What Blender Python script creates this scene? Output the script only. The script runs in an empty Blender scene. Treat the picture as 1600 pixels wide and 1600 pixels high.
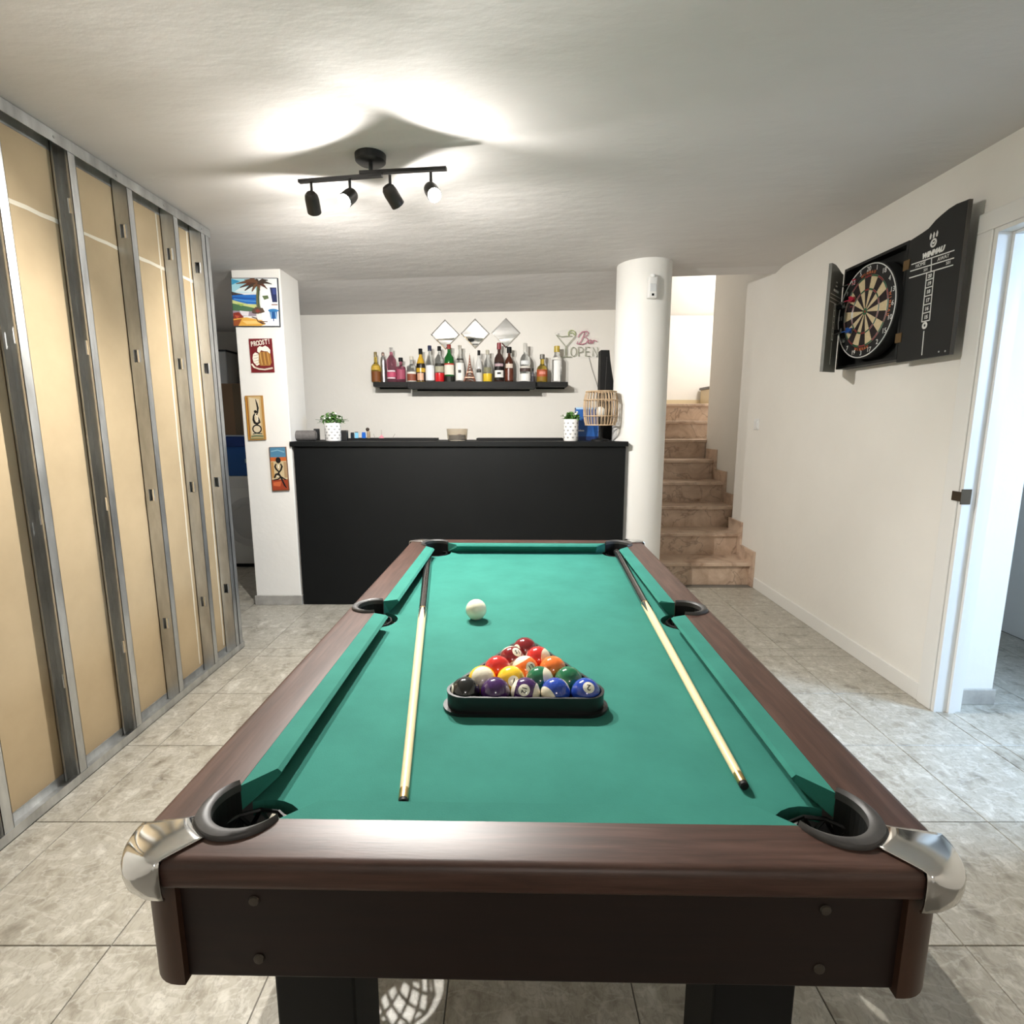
import bpy, bmesh, math, random
from math import sin, cos, pi, radians, sqrt, atan2
from mathutils import Vector, Matrix
random.seed(7)
SC = bpy.context.scene
COL = SC.collection

# ------------------------------------------------------------------ camera
F_PX, PITCH, CAM_H = 850.0, radians(9.35), 1.30
cam = bpy.data.cameras.new('camera'); camo = bpy.data.objects.new('camera', cam)
cam.sensor_width = 36; cam.sensor_fit = 'HORIZONTAL'; cam.lens = F_PX / 1600 * 36
cam.clip_start = 0.02
camo.location = (0, 0, CAM_H); camo.rotation_euler = (pi / 2 - PITCH, 0, 0)
COL.objects.link(camo); SC.camera = camo

# ------------------------------------------------------------------ world, exposure
w = bpy.data.worlds.new('world'); SC.world = w; w.use_nodes = True
bg = w.node_tree.nodes['Background']; bg.inputs[0].default_value = (.55, .72, 1, 1); bg.inputs[1].default_value = 1.0
SC.view_settings.view_transform = 'Standard'; SC.view_settings.look = 'None'
SC.view_settings.exposure = 1.05; SC.view_settings.gamma = 1.0
SC.view_settings.use_curve_mapping = False
SC.cycles.use_adaptive_sampling = True; SC.cycles.adaptive_threshold = .035; SC.cycles.max_bounces = 7; SC.cycles.transmission_bounces = 6; SC.cycles.caustics_reflective = False; SC.cycles.caustics_refractive = False

def light(name, kind, loc, energy, color, size=.03, rot=(0, 0, 0), spot=None, size_y=None, blend=.4):
    l = bpy.data.lights.new(name, kind); l.energy = energy; l.color = color
    if kind == 'AREA':
        l.shape = 'RECTANGLE'; l.size = size; l.size_y = size_y or size
    else:
        l.shadow_soft_size = size
    if kind == 'SPOT':
        l.spot_size = spot; l.spot_blend = blend
    o = bpy.data.objects.new(name, l); o.location = loc; o.rotation_euler = rot; COL.objects.link(o); return o

def aim(src, dst):
    return (Vector(dst) - Vector(src)).to_track_quat('-Z', 'Y').to_euler()

WARM = (1.0, .965, .91)
# daylight outside the side room's window, over the upper flight of stairs, and an added, unseen fill light behind the camera
light('window_daylight', 'AREA', (3.62, 1.20, 2.15), 135, (.50, .71, 1.0), 1.0, aim((3.62, 1.20, 2.15), (1.75, 1.75, .1)), size_y=1.2)
light('stairwell_lamp', 'POINT', (2.45, 6.05, 2.45), 17, (1.0, .96, .91), .12)
light('rear_fill_light', 'POINT', (.25, -2.1, 2.10), 17, WARM, .16)

# ------------------------------------------------------------------ pixel -> place helpers
cp, sp = cos(PITCH), sin(PITCH)
def ray(px, py):
    cx, cy = (px - 800) / F_PX, (py - 800) / F_PX
    return Vector((cx, cp - cy * sp, -sp - cy * cp))
def at_y(px, py, Y):
    r = ray(px, py); return Vector((0, 0, CAM_H)) + r * (Y / r.y)
def at_x(px, py, X):
    r = ray(px, py); return Vector((0, 0, CAM_H)) + r * (X / r.x)
def at_z(px, py, Z):
    r = ray(px, py); return Vector((0, 0, CAM_H)) + r * ((Z - CAM_H) / r.z)

# ------------------------------------------------------------------ materials
MATS = {}
def mat(name, col, rough=.5, metal=0.0, trans=0.0, emit=None, estr=0, coat=0.0, ior=None, spec=None):
    if name in MATS: return MATS[name]
    m = bpy.data.materials.new(name); m.use_nodes = True
    b = m.node_tree.nodes['Principled BSDF']
    b.inputs['Base Color'].default_value = (*col, 1); b.inputs['Roughness'].default_value = rough
    b.inputs['Metallic'].default_value = metal; b.inputs['Transmission Weight'].default_value = trans
    b.inputs['Coat Weight'].default_value = coat
    if ior: b.inputs['IOR'].default_value = ior
    if spec is not None: b.inputs['Specular IOR Level'].default_value = spec
    if emit:
        b.inputs['Emission Color'].default_value = (*emit, 1); b.inputs['Emission Strength'].default_value = estr
    MATS[name] = m; return m

def nodes(m): return m.node_tree.nodes, m.node_tree.links, m.node_tree.nodes['Principled BSDF']

def noisy(name, stops, scale=8, detail=6, rough=.5, metal=0, bump=0, bscale=None, stretch=(1, 1, 1), distort=0, rrange=None, coord='Object', rnd=0.0, bdetail=4, dist=.01):
    """noise -> colour ramp, with optional bump and stretch"""
    m = mat(name, stops[0][1], rough, metal)
    n, l, b = nodes(m)
    tc = n.new('ShaderNodeTexCoord'); mp = n.new('ShaderNodeMapping'); mp.inputs['Scale'].default_value = stretch
    src = tc.outputs[coord]
    if rnd:
        oi = n.new('ShaderNodeObjectInfo'); mul = n.new('ShaderNodeMath'); mul.operation = 'MULTIPLY'; mul.inputs[1].default_value = rnd
        l.new(oi.outputs['Random'], mul.inputs[0])
        cmb = n.new('ShaderNodeCombineXYZ')
        for i in range(3): l.new(mul.outputs[0], cmb.inputs[i])
        add = n.new('ShaderNodeVectorMath'); l.new(src, add.inputs[0]); l.new(cmb.outputs[0], add.inputs[1]); src = add.outputs[0]
    l.new(src, mp.inputs[0])
    nz = n.new('ShaderNodeTexNoise'); nz.inputs['Scale'].default_value = scale; nz.inputs['Detail'].default_value = detail
    nz.inputs['Roughness'].default_value = .6; nz.inputs['Distortion'].default_value = distort
    l.new(mp.outputs[0], nz.inputs['Vector'])
    cr = n.new('ShaderNodeValToRGB')
    el = cr.color_ramp.elements
    while len(el) < len(stops): el.new(.5)
    for e, (p, c) in zip(el, stops): e.position = p; e.color = (*c, 1)
    l.new(nz.outputs['Fac'], cr.inputs[0]); l.new(cr.outputs[0], b.inputs['Base Color'])
    if rrange:
        mr = n.new('ShaderNodeMapRange'); mr.inputs[3].default_value, mr.inputs[4].default_value = rrange
        l.new(nz.outputs['Fac'], mr.inputs[0]); l.new(mr.outputs[0], b.inputs['Roughness'])
    if bump:
        nb = n.new('ShaderNodeTexNoise'); nb.inputs['Scale'].default_value = bscale or scale * 4; nb.inputs['Detail'].default_value = bdetail
        l.new(mp.outputs[0], nb.inputs['Vector'])
        bp = n.new('ShaderNodeBump'); bp.inputs['Strength'].default_value = bump; bp.inputs['Distance'].default_value = dist
        l.new(nb.outputs['Fac'], bp.inputs['Height']); l.new(bp.outputs[0], b.inputs['Normal'])
    return m

M_wall = noisy('white_plaster', [(.3, (.80, .775, .725)), (.75, (.84, .815, .765))], 2.2, 5, .75, bump=.25, bscale=28, dist=.004)
M_ceil = noisy('ceiling_plaster', [(.3, (.66, .635, .62)), (.75, (.71, .685, .67))], 1.5, 5, .7, bump=.4, bscale=7, stretch=(.8, 1.6, 1), bdetail=8, dist=.012)
M_col = noisy('column_paint', [(.3, (.83, .82, .79)), (.75, (.86, .85, .82))], 3, 4, .6, bump=.15, bscale=30, dist=.003)
M_tile = noisy('floor_tile', [(.28, (.20, .18, .145)), (.42, (.33, .305, .25)), (.50, (.41, .385, .325)), (.56, (.37, .345, .29)), (.64, (.50, .475, .41)), (.75, (.60, .58, .52))], 15, 15, .28, bump=.06, bscale=60, distort=.25, stretch=(1.2, .75, 1), rnd=37.0, rrange=(.22, .42), dist=.002)
def veins(m, colour, scale, width, amount, stretch=(1, 1, 1)):
    n, l, b = nodes(m); src = b.inputs['Base Color'].links[0].from_socket
    mp = n.new('ShaderNodeMapping'); mp.inputs['Scale'].default_value = stretch; mp.inputs['Rotation'].default_value = (0, 0, .7)
    base_v = [x for x in n if x.type == 'MAPPING'][0].inputs[0].links[0].from_socket; l.new(base_v, mp.inputs[0])
    z = n.new('ShaderNodeTexNoise'); z.inputs['Scale'].default_value = scale; z.inputs['Detail'].default_value = 8; z.inputs['Distortion'].default_value = .6; l.new(mp.outputs[0], z.inputs['Vector'])
    d = n.new('ShaderNodeMath'); d.operation = 'SUBTRACT'; d.inputs[1].default_value = .5; l.new(z.outputs['Fac'], d.inputs[0])
    a = n.new('ShaderNodeMath'); a.operation = 'ABSOLUTE'; l.new(d.outputs[0], a.inputs[0])
    r = n.new('ShaderNodeMapRange'); r.inputs[1].default_value = 0; r.inputs[2].default_value = width; r.inputs[3].default_value = amount; r.inputs[4].default_value = 0; l.new(a.outputs[0], r.inputs[0])
    mx = n.new('ShaderNodeMix'); mx.data_type = 'RGBA'; mx.inputs[7].default_value = (*colour, 1); l.new(r.outputs[0], mx.inputs[0]); l.new(src, mx.inputs[6]); l.new(mx.outputs[2], b.inputs['Base Color'])
veins(M_tile, (.62, .60, .54), 11, .045, .38, (1, 2.0, 1)); veins(M_tile, (.18, .16, .13), 21, .030, .35, (1.8, 1, 1))
M_grout = mat('grout', (.20, .185, .16), .9)
M_base = noisy('stone_skirting', [(.3, (.28, .265, .24)), (.7, (.46, .44, .40))], 9, 8, .4)
M_marble = noisy('stair_marble', [(.26, (.25, .155, .105)), (.36, (.50, .36, .26)), (.55, (.62, .47, .355)), (.75, (.74, .60, .48))], 4.5, 9, .3, distort=1.6, rnd=23.0)
veins(M_marble, (.15, .09, .06), 4, .020, .5)
M_marble2 = noisy('stair_marble_tread', [(.30, (.34, .22, .15)), (.5, (.60, .45, .34)), (.75, (.70, .55, .43))], 5, 8, .28, distort=1.5, rnd=17.0)
M_galv = noisy('galvanised_steel', [(.3, (.42, .43, .43)), (.7, (.70, .71, .70))], 14, 6, .42, .85, stretch=(1, 1, .25), rrange=(.28, .55))
M_gyp = noisy('gypsum_board_paper', [(.3, (.44, .335, .20)), (.7, (.52, .40, .245))], 3, 6, .85)
M_comp = mat('joint_compound', (.76, .70, .57), .85)
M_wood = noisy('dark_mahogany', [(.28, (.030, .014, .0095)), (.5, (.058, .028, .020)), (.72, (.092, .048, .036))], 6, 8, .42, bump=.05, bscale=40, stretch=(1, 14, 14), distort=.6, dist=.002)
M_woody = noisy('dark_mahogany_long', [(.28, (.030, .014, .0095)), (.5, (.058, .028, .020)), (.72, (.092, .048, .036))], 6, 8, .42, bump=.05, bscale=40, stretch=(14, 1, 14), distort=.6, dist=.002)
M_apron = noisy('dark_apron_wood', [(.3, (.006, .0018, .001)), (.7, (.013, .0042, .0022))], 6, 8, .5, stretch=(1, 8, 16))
M_cloth = noisy('green_baize', [(.3, (.013, .142, .108)), (.7, (.022, .182, .140))], 9, 8, .95, bump=.3, bscale=420, dist=.001)
M_chrome = noisy('polished_chrome', [(.3, (.62, .62, .61)), (.7, (.80, .80, .79))], 5, 3, .12, 1.0)
M_blkplastic = mat('black_plastic', (.006, .006, .006), .38)
M_collar = noisy('grey_black_rubber', [(.3, (.035, .033, .032)), (.7, (.055, .052, .050))], 40, 4, .5)
M_black = mat('matte_black', (.0045, .0045, .0045), .6, spec=.3)
M_blkpaint = noisy('black_bar_paint', [(.3, (.0024, .0030, .0031)), (.7, (.0038, .0045, .0047))], 5, 6, .6)
M_blkpaint.node_tree.nodes['Principled BSDF'].inputs['Specular IOR Level'].default_value = .25
M_white = mat('white_plastic', (.80, .80, .79), .4)
M_whitepaint = mat('white_lacquer', (.80, .79, .76), .4)
M_maple = mat('maple_shaft', (.78, .62, .36), .3, coat=.3)
M_brass = mat('brass', (.70, .48, .20), .3, 1.0)
M_mirror = mat('mirror', (.9, .9, .9), .02, 1.0)
M_glass = mat('clear_glass', (.93, .95, .95), .03, trans=1.0, ior=1.45)
M_print = mat('white_print', (.75, .75, .72), .6)
M_steel = mat('brushed_steel', (.55, .55, .55), .3, 1.0)

M_pane = mat('window_glass', (.9, .95, 1), .02); M_pane.node_tree.nodes['Principled BSDF'].inputs['Alpha'].default_value = .06

def plain(r, g, b, rough=.5, **k):
    return mat('colour_%d_%d_%d_%d' % (r * 1000, g * 1000, b * 1000, rough * 100) + ''.join('_%s%d' % (a, v * 100) for a, v in k.items()), (r, g, b), rough, **k)
def srgb(h):
    v = [int(h[i:i + 2], 16) / 255 for i in (0, 2, 4)]
    return tuple(x / 12.92 if x <= .04045 else ((x + .055) / 1.055) ** 2.4 for x in v)
def paint(h, rough=.6, **k): return plain(*srgb(h), rough, **k)

# ------------------------------------------------------------------ mesh helpers
class MB:
    def __init__(s): s.v = []; s.f = []
    def add(s, vs, fs):
        o = len(s.v); s.v += [tuple(x) for x in vs]; s.f += [tuple(i + o for i in f) for f in fs]; return s
    def box(s, x0, x1, y0, y1, z0, z1):
        vs = [(x, y, z) for z in (z0, z1) for y in (y0, y1) for x in (x0, x1)]
        return s.add(vs, [(0, 2, 3, 1), (4, 5, 7, 6), (0, 1, 5, 4), (1, 3, 7, 5), (3, 2, 6, 7), (2, 0, 4, 6)])
    def bbox(s, x0, x1, y0, y1, z0, z1, bev=.004, seg=2):
        bm = bmesh.new(); bmesh.ops.create_cube(bm, size=1)
        for v in bm.verts: v.co = Vector(((x0 + x1) / 2 + v.co.x * (x1 - x0), (y0 + y1) / 2 + v.co.y * (y1 - y0), (z0 + z1) / 2 + v.co.z * (z1 - z0)))
        bmesh.ops.bevel(bm, geom=bm.edges[:], offset=bev, segments=seg, affect='EDGES', profile=.5)
        return s.bm(bm)
    def bm(s, bm):
        bm.verts.index_update()
        s.add([v.co for v in bm.verts], [[v.index for v in f.verts] for f in bm.faces]); bm.free(); return s
    def frame(s, p0, p1):
        d = (Vector(p1) - Vector(p0)).normalized(); a = Vector((0, 0, 1)) if abs(d.z) < .95 else Vector((1, 0, 0))
        u = d.cross(a).normalized(); return u, d.cross(u)
    def cyl(s, p0, p1, r0, r1=None, n=16, caps=True):
        r1 = r0 if r1 is None else r1; p0 = Vector(p0); p1 = Vector(p1); u, v = s.frame(p0, p1); vs = []
        for p, r in ((p0, r0), (p1, r1)):
            vs += [p + (u * cos(2 * pi * i / n) + v * sin(2 * pi * i / n)) * r for i in range(n)]
        fs = [(i, n + i, n + (i + 1) % n, (i + 1) % n) for i in range(n)]
        if caps: fs += [tuple(range(n)), tuple(range(2 * n - 1, n - 1, -1))]
        return s.add(vs, fs)
    def tube(s, pts, r, n=8, closed=False):
        pts = [Vector(p) for p in pts]; k = len(pts); vs = []
        rs = r if isinstance(r, (list, tuple)) else [r] * k
        pu = None
        for i, p in enumerate(pts):
            a = pts[(i - 1) % k] if (closed or i) else p; b = pts[(i + 1) % k] if (closed or i < k - 1) else p
            d = (b - a).normalized()
            if pu is None:
                u, v = s.frame((0, 0, 0), d)
            else:
                u = (pu - d * pu.dot(d)).normalized(); v = d.cross(u)
            pu = u
            vs += [p + (u * cos(2 * pi * j / n) + v * sin(2 * pi * j / n)) * rs[i] for j in range(n)]
        fs = []
        for i in range(k if closed else k - 1):
            a, b = i * n, ((i + 1) % k) * n
            fs += [(a + j, b + j, b + (j + 1) % n, a + (j + 1) % n) for j in range(n)]
        if not closed: fs += [tuple(range(n)), tuple(range(k * n - 1, (k - 1) * n - 1, -1))]
        return s.add(vs, fs)
    def lathe(s, prof, c=(0, 0, 0), n=24, caps=True):
        vs = []; c = Vector(c)
        for r, z in prof:
            vs += [c + Vector((r * cos(2 * pi * i / n), r * sin(2 * pi * i / n), z)) for i in range(n)]
        k = len(prof); fs = []
        for j in range(k - 1):
            fs += [(j * n + i, j * n + (i + 1) % n, (j + 1) * n + (i + 1) % n, (j + 1) * n + i) for i in range(n)]
        if caps: fs += [tuple(range(n - 1, -1, -1)), tuple(range((k - 1) * n, k * n))]
        return s.add(vs, fs)
    def prism(s, poly, z0, z1, T=None):
        """poly (u,v) extruded z0..z1, mapped by T(u,v,w)"""
        T = T or (lambda a, b, c: (a, b, c)); n = len(poly)
        vs = [T(a, b, z0) for a, b in poly] + [T(a, b, z1) for a, b in poly]
        fs = [tuple(range(n - 1, -1, -1)), tuple(range(n, 2 * n))] + [(i, (i + 1) % n, n + (i + 1) % n, n + i) for i in range(n)]
        return s.add(vs, fs)
    def grid(s, rows, flip=False, closed=False):
        n = len(rows[0]); vs = [p for r in rows for p in r]; fs = []
        for j in range(len(rows) - 1):
            for i in range(n if closed else n - 1):
                q = (j * n + i, j * n + (i + 1) % n, (j + 1) * n + (i + 1) % n, (j + 1) * n + i)
                fs.append(q[::-1] if flip else q)
        return s.add(vs, fs)
    def sphere(s, c, r, n=16, m=10, sz=1.0):
        return s.lathe([(r * sin(pi * j / m) + 1e-5, -r * sz * cos(pi * j / m)) for j in range(m + 1)], c, n)
    def mesh(s, name, smooth=False, fix=True):
        me = bpy.data.meshes.new(name); me.from_pydata(s.v, [], s.f)
        if fix:
            b = bmesh.new(); b.from_mesh(me); bmesh.ops.recalc_face_normals(b, faces=b.faces); b.to_mesh(me); b.free()
        if smooth:
            me.polygons.foreach_set('use_smooth', [True] * len(me.polygons))
            try: me.set_sharp_from_angle(angle=radians(40))
            except Exception: pass
        me.update(); return me
    def build(s, name, m, parent=None, smooth=False, loc=None, fix=True):
        me = s.mesh(name, smooth, fix); me.materials.append(m)
        return place(name, me, parent, loc)

def place(name, me, parent=None, loc=None, rot=None):
    o = bpy.data.objects.new(name, me); COL.objects.link(o)
    if parent: o.parent = parent
    if loc is not None: o.location = loc
    if rot is not None: o.rotation_euler = rot
    return o
def tag(o, label=None, cat=None, group=None, kind=None):
    if label: o['label'] = label
    if cat: o['category'] = cat
    if group: o['group'] = group
    if kind: o['kind'] = kind
    return o
def thing(name, label, cat, loc=(0, 0, 0), rz=0, group=None, kind=None):
    o = bpy.data.objects.new(name, None); COL.objects.link(o); o.location = loc; o.rotation_euler = (0, 0, rz)
    o.empty_display_size = .05
    return tag(o, label, cat, group, kind)
def struct(o, label, cat): return tag(o, label, cat, None, 'structure')
def text_mesh(body, size, depth=.0004, shear=0, bold=0, align='CENTER'):
    c = bpy.data.curves.new('lettering', 'FONT'); c.body = body; c.size = size; c.extrude = depth; c.shear = shear; c.offset = bold
    c.align_x = align; c.align_y = 'CENTER'; c.resolution_u = 3
    o = bpy.data.objects.new('lettering', c); COL.objects.link(o)
    dg = bpy.context.evaluated_depsgraph_get(); me = bpy.data.meshes.new_from_object(o.evaluated_get(dg))
    bpy.data.objects.remove(o); bpy.data.curves.remove(c); return me
def text(body, size, m, parent, matrix, name='lettering', **k):
    me = text_mesh(body, size, **k); me.transform(matrix); me.materials.clear(); me.materials.append(m)
    o = place(name, me, parent); return o
def arc(cx, cy, r, a0, a1, n):
    return [(cx + r * cos(a0 + (a1 - a0) * i / n), cy + r * sin(a0 + (a1 - a0) * i / n)) for i in range(n + 1)]

# ================================================================== the setting
def ceil_z(x, y):
    z = 2.29 + .031 * (max(x, -2.2) + 1.6)
    if y > 4.10: z -= (z - (2.232 + .0165 * x)) * min(1, (y - 4.10) / .75)
    return z
XR = 1.93          # right wall
fl = MB().box(-3.2, 3.3, -4.0, 5.7, -.12, -.004).build('floor', M_grout)
struct(fl, 'beige mottled stone tile floor of the games room', 'floor')
T = .43
full = {}
def tile(x0, x1, y0, y1):
    w_, h_ = round(x1 - x0, 3), round(y1 - y0, 3)
    if w_ < .01 or h_ < .01: return
    if (w_, h_) not in full:
        g = .0016; a, b = w_ / 2 - g, h_ / 2 - g
        bm = bmesh.new()
        m_ = MB(); m_.add([(-a, -b, -.006), (a, -b, -.006), (a, b, -.006), (-a, b, -.006), (-a, -b, -.001), (a, -b, -.001), (a, b, -.001), (-a, b, -.001),
                           (-a + .001, -b + .001, 0), (a - .001, -b + .001, 0), (a - .001, b - .001, 0), (-a + .001, b - .001, 0)],
                          [(0, 1, 5, 4), (1, 2, 6, 5), (2, 3, 7, 6), (3, 0, 4, 7), (4, 5, 9, 8), (5, 6, 10, 9), (6, 7, 11, 10), (7, 4, 8, 11), (8, 9, 10, 11)])
        bm.free(); me = m_.mesh('tile'); me.materials.append(M_tile); full[(w_, h_)] = me
    place('tile', full[(w_, h_)], fl, ((x0 + x1) / 2, (y0 + y1) / 2, 0))
def tile_area(X0, X1, Y0, Y1):
    i = math.floor((X0 + .58) / T)
    while -.58 + i * T < X1:
        j = math.floor((Y0 - 1.175) / T)
        while 1.175 + j * T < Y1:
            tile(max(X0, -.58 + i * T), min(X1, -.58 + (i + 1) * T), max(Y0, 1.175 + j * T), min(Y1, 1.175 + (j + 1) * T)); j += 1
        i += 1
tile_area(-1.634, XR, .315, 3.0); tile_area(-2.9, XR, 3.0, 4.19); tile_area(-2.9, .95, 4.19, 4.84); tile_area(-2.9, -1.99, 4.84, 5.55)
tile_area(XR, 3.09, 1.45, 2.37); tile_area(2.25, 3.09, 2.37, 4.9)
tile_area(2.03, 3.09, .35, 1.45)

# ceiling : a slab following the slight fall to the left and the drop behind the bar
def ceiling_piece(mb, x0, x1, ys):
    xs = [x0 + (x1 - x0) * i / 6 for i in range(7)]
    rows = [[(x, y, ceil_z(x, y)) for x in xs] for y in ys]; mb.grid(rows, True)
    mb.grid([[(x, y, ceil_z(x, y) + .15) for x in xs] for y in ys])
    for y in (ys[0], ys[-1]): mb.grid([[(x, y, ceil_z(x, y)) for x in xs], [(x, y, ceil_z(x, y) + .15) for x in xs]], y == ys[-1])
    for x in (x0, x1): mb.grid([[(x, y, ceil_z(x, y)) for y in ys], [(x, y, ceil_z(x, y) + .15) for y in ys]], x == x0)
cb = MB()
ceiling_piece(cb, -3.2, 3.3, [-4.0, 0, 1.2, 2.4, 3.4, 4.10, 4.22])
ceiling_piece(cb, -3.2, .97, [4.22, 4.5, 4.85, 5.7])
ce = cb.build('ceiling', M_ceil, None, fix=False); struct(ce, 'pale grey trowelled plaster ceiling', 'ceiling')

def wall(name, boxes, label, m=M_wall):
    mb = MB()
    for b in boxes: mb.box(*b)
    return struct(mb.build(name, m), label, 'wall')
DY0, DY1, DZ = 1.45, 2.31, 2.06
wall('wall_right', [(XR, XR + .10, -4.0, DY0, 0, 2.55), (XR, XR + .10, DY0, DY1, DZ, 2.55), (XR, XR + .10, DY1, 4.70, 0, 2.55)], 'white wall on the right with the dartboard and doorway')
wall('wall_rear', [(-3.2, 3.3, -4.1, -4.0, 0, 2.55)], 'white wall behind the viewer')
wall('wall_left_rear', [(-1.70, -1.60, -4.0, .9, 0, 2.45)], 'white wall continuing the stud partition out of view')
wall('wall_back', [(-1.98, .97, 4.85, 4.95, 0, 2.45)], 'white wall behind the bar with bottle shelves')
wall('wall_utility_side', [(-1.98, -1.90, 4.95, 5.7, 0, 2.45)], 'side wall of the dark utility corner')
wall('wall_utility_back', [(-3.2, -1.98, 5.6, 5.7, 0, 2.45)], 'back wall of the dark utility corner', M_wall)
wall('wall_utility_left', [(-3.2, -3.1, .9, 5.6, 0, 2.45)], 'left wall of the dark utility corner', M_wall)
wall('wall_utility_rear', [(-3.2, -1.70, .8, .9, 0, 2.45)], 'near wall of the dark utility corner', M_wall)
wall('wall_stair_left', [(.97, 1.05, 4.06, 7.1, 0, 4.3)], 'white wall between the bar and the stairs')
wall('wall_stair_right', [(1.985, 2.08, 4.70, 5.60, 0, 4.3)], 'grey shaded white wall along the right of the stairs')
wall('wall_stair_back', [(1.05, 3.3, 7.0, 7.1, 0, 2.60)], 'bright white wall at the head of the stairs')
wall('wall_stair_end', [(3.2, 3.3, 5.0, 7.0, 0, 4.3), (2.08, 3.3, 5.0, 5.1, 0, 4.3)], 'white wall closing the upper landing on the right')
sc = MB().prism([(7.1, 2.56), (7.1, 2.70), (4.22, 4.3), (4.22, 4.16)], 1.0, 3.3, lambda a, b, c: (c, a, b)).build('ceiling_stair', M_wall)
struct(sc, 'sloping white ceiling over the stairs', 'ceiling')
wall('wall_stair_front', [(1.0, 3.3, 4.12, 4.215, ceil_z(2, 4.2) + .152, 4.3)], 'white upstand above the stair opening')
# side room seen through the doorway
wall('wall_side_pier', [(XR + .10, 2.24, 2.37, 2.62, 0, 2.55)], 'short white wall lit blue by daylight through the doorway')
wall('wall_side_far', [(3.1, 3.2, .3, .70, 0, 2.55), (3.1, 3.2, 1.80, 5.0, 0, 2.55), (3.1, 3.2, .70, 1.80, 0, .9), (3.1, 3.2, .70, 1.80, 2.15, 2.55)], 'grey shaded wall across the side room')
wall('wall_side_end', [(2.03, 3.2, 4.9, 5.0, 0, 2.55), (2.03, 3.2, .2, .3, 0, 2.55)], 'end walls of the side room')
win = thing('window_1', 'white framed window of the side room', 'window', (3.15, 1.25, .9), kind='structure')
mb = MB()
for y0, y1, z0, z1 in ((-.55, -.50, 0, 1.25), (.50, .55, 0, 1.25), (-.5, .5, 0, .05), (-.5, .5, 1.2, 1.25), (-.02, .02, .05, 1.2)): mb.box(-.03, .03, y0, y1, z0, z1)
mb.build('window_frame', M_whitepaint, win)
for s in (-1, 1): MB().box(-.003, .003, min(s * .02, s * .5), max(s * .02, s * .5), .05, 1.2).build('pane', M_pane, win)

# skirting
def base(name, b, label, m=M_base): return struct(MB().bbox(*b, bev=.003).build(name, m), label, 'baseboard')
base('baseboard_right', (XR - .012, XR, 2.40, 4.18, 0, .085), 'low white painted skirting along the right wall', M_whitepaint)
base('baseboard_side', (XR + .10, 2.25, 2.358, 2.37, 0, .075), 'grey stone skirting below the blue lit pier')
# door frame
dr = thing('door_1', 'white painted door frame on the right without its door', 'door frame', (XR, DY1, 0), kind='structure')
MB().bbox(-.018, 0, .005, .085, 0, DZ, bev=.004).build('casing', M_whitepaint, dr)
MB().bbox(-.018, 0, DY0 - DY1 - .085, .085, DZ, DZ + .075, bev=.004).build('casing', M_whitepaint, dr)
MB().bbox(-.018, 0, DY0 - DY1 - .085, DY0 - DY1 - .005, 0, DZ, bev=.004).build('casing', M_whitepaint, dr)
MB().box(-.012, .11, -.015, .004, 0, DZ - .001).build('jamb', M_whitepaint, dr)
MB().box(-.012, .11, DY0 - DY1 - .005, DY0 - DY1 + .015, 0, DZ).build('jamb', M_whitepaint, dr)
MB().box(-.012, .11, DY0 - DY1 + .016, -.016, DZ - .018, DZ - .001).build('head', M_whitepaint, dr)
MB().box(.045, .075, -.028, -.0155, 0, DZ - .0185).build('door_stop', M_whitepaint, dr)
MB().box(.045, .075, DY0 - DY1 + .016, -.029, DZ - .03, DZ - .0185).build('door_stop', M_whitepaint, dr)
sk = MB().box(-.020, .022, -.018, -.0145, .955, 1.02).box(-.023, -.017, -.02, .03, .968, 1.008).build('strike_plate', mat('dark_bronze', (.10, .075, .05), .4, .8), dr)
tag(sk, 'dark metal strike plate')

# square pillar, round column
pil = MB().bbox(-1.842, -1.522, 3.775, 4.085, 0, 2.33, bev=.004).build('wall_pillar', M_wall); struct(pil, 'square white pillar hung with four small pictures', 'pillar')
base('baseboard_pillar', (-1.852, -1.512, 3.763, 4.095, 0, .07), 'grey stone skirting round the square pillar')
cl = MB().lathe([(.187, 0), (.187, 2.4)], (.912, 3.97, 0), 72).build('wall_column', M_col, smooth=True); struct(cl, 'round white column between the bar and the stairs', 'column')

# ------------------------------------------------------------------ stud partition
part_ = thing('wall_left', 'unfinished stud partition of steel studs and tan gypsum board', 'partition', (0, 0, 0), kind='structure')
PX, PB = -1.575, -1.635
def cz(x, y): return ceil_z(x, y)
PT = cz(-1.6, 2) - .004
def stud(y, near_open, w_=.035):
    mb = MB(); t = .0018; z0, z1 = .004, PT - .004
    mb.box(PX - t, PX, y, y + w_, z0, z1)             # room flange
    mb.box(PB, PB + t, y, y + w_, z0, z1)             # board flange
    lip = y if near_open else y + w_ - t; web = y + w_ - t if near_open else y
    mb.box(PX - .009, PX, lip, lip + t, z0, z1); mb.box(PB, PB + .009, lip, lip + t, z0, z1)
    holes = [.38, .98, 1.58, 2.08]; zc = z0; xm = (PX + PB) / 2
    for h in holes:
        mb.box(PB, PX, web, web + t, zc, h - .026)
        mb.box(PB, xm - .011, web, web + t, h - .026, h + .026); mb.box(xm + .011, PX, web, web + t, h - .026, h + .026)
        # bent tab round the opening
        mb.box(xm - .0125, xm - .011, web - .004, web + t, h - .026, h + .026); mb.box(xm + .011, xm + .0125, web - .004, web + t, h - .026, h + .026)
        zc = h + .026
    mb.box(PB, PX, web, web + t, zc, z1)
    return mb.build('stud', M_galv, part_)
for y, op in ((1.20, True), (1.503, True), (1.803, True), (2.106, True), (2.406, False), (2.716, False), (2.945, False), (2.985, True)): stud(y, op)
mb = MB(); t = .002
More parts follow.
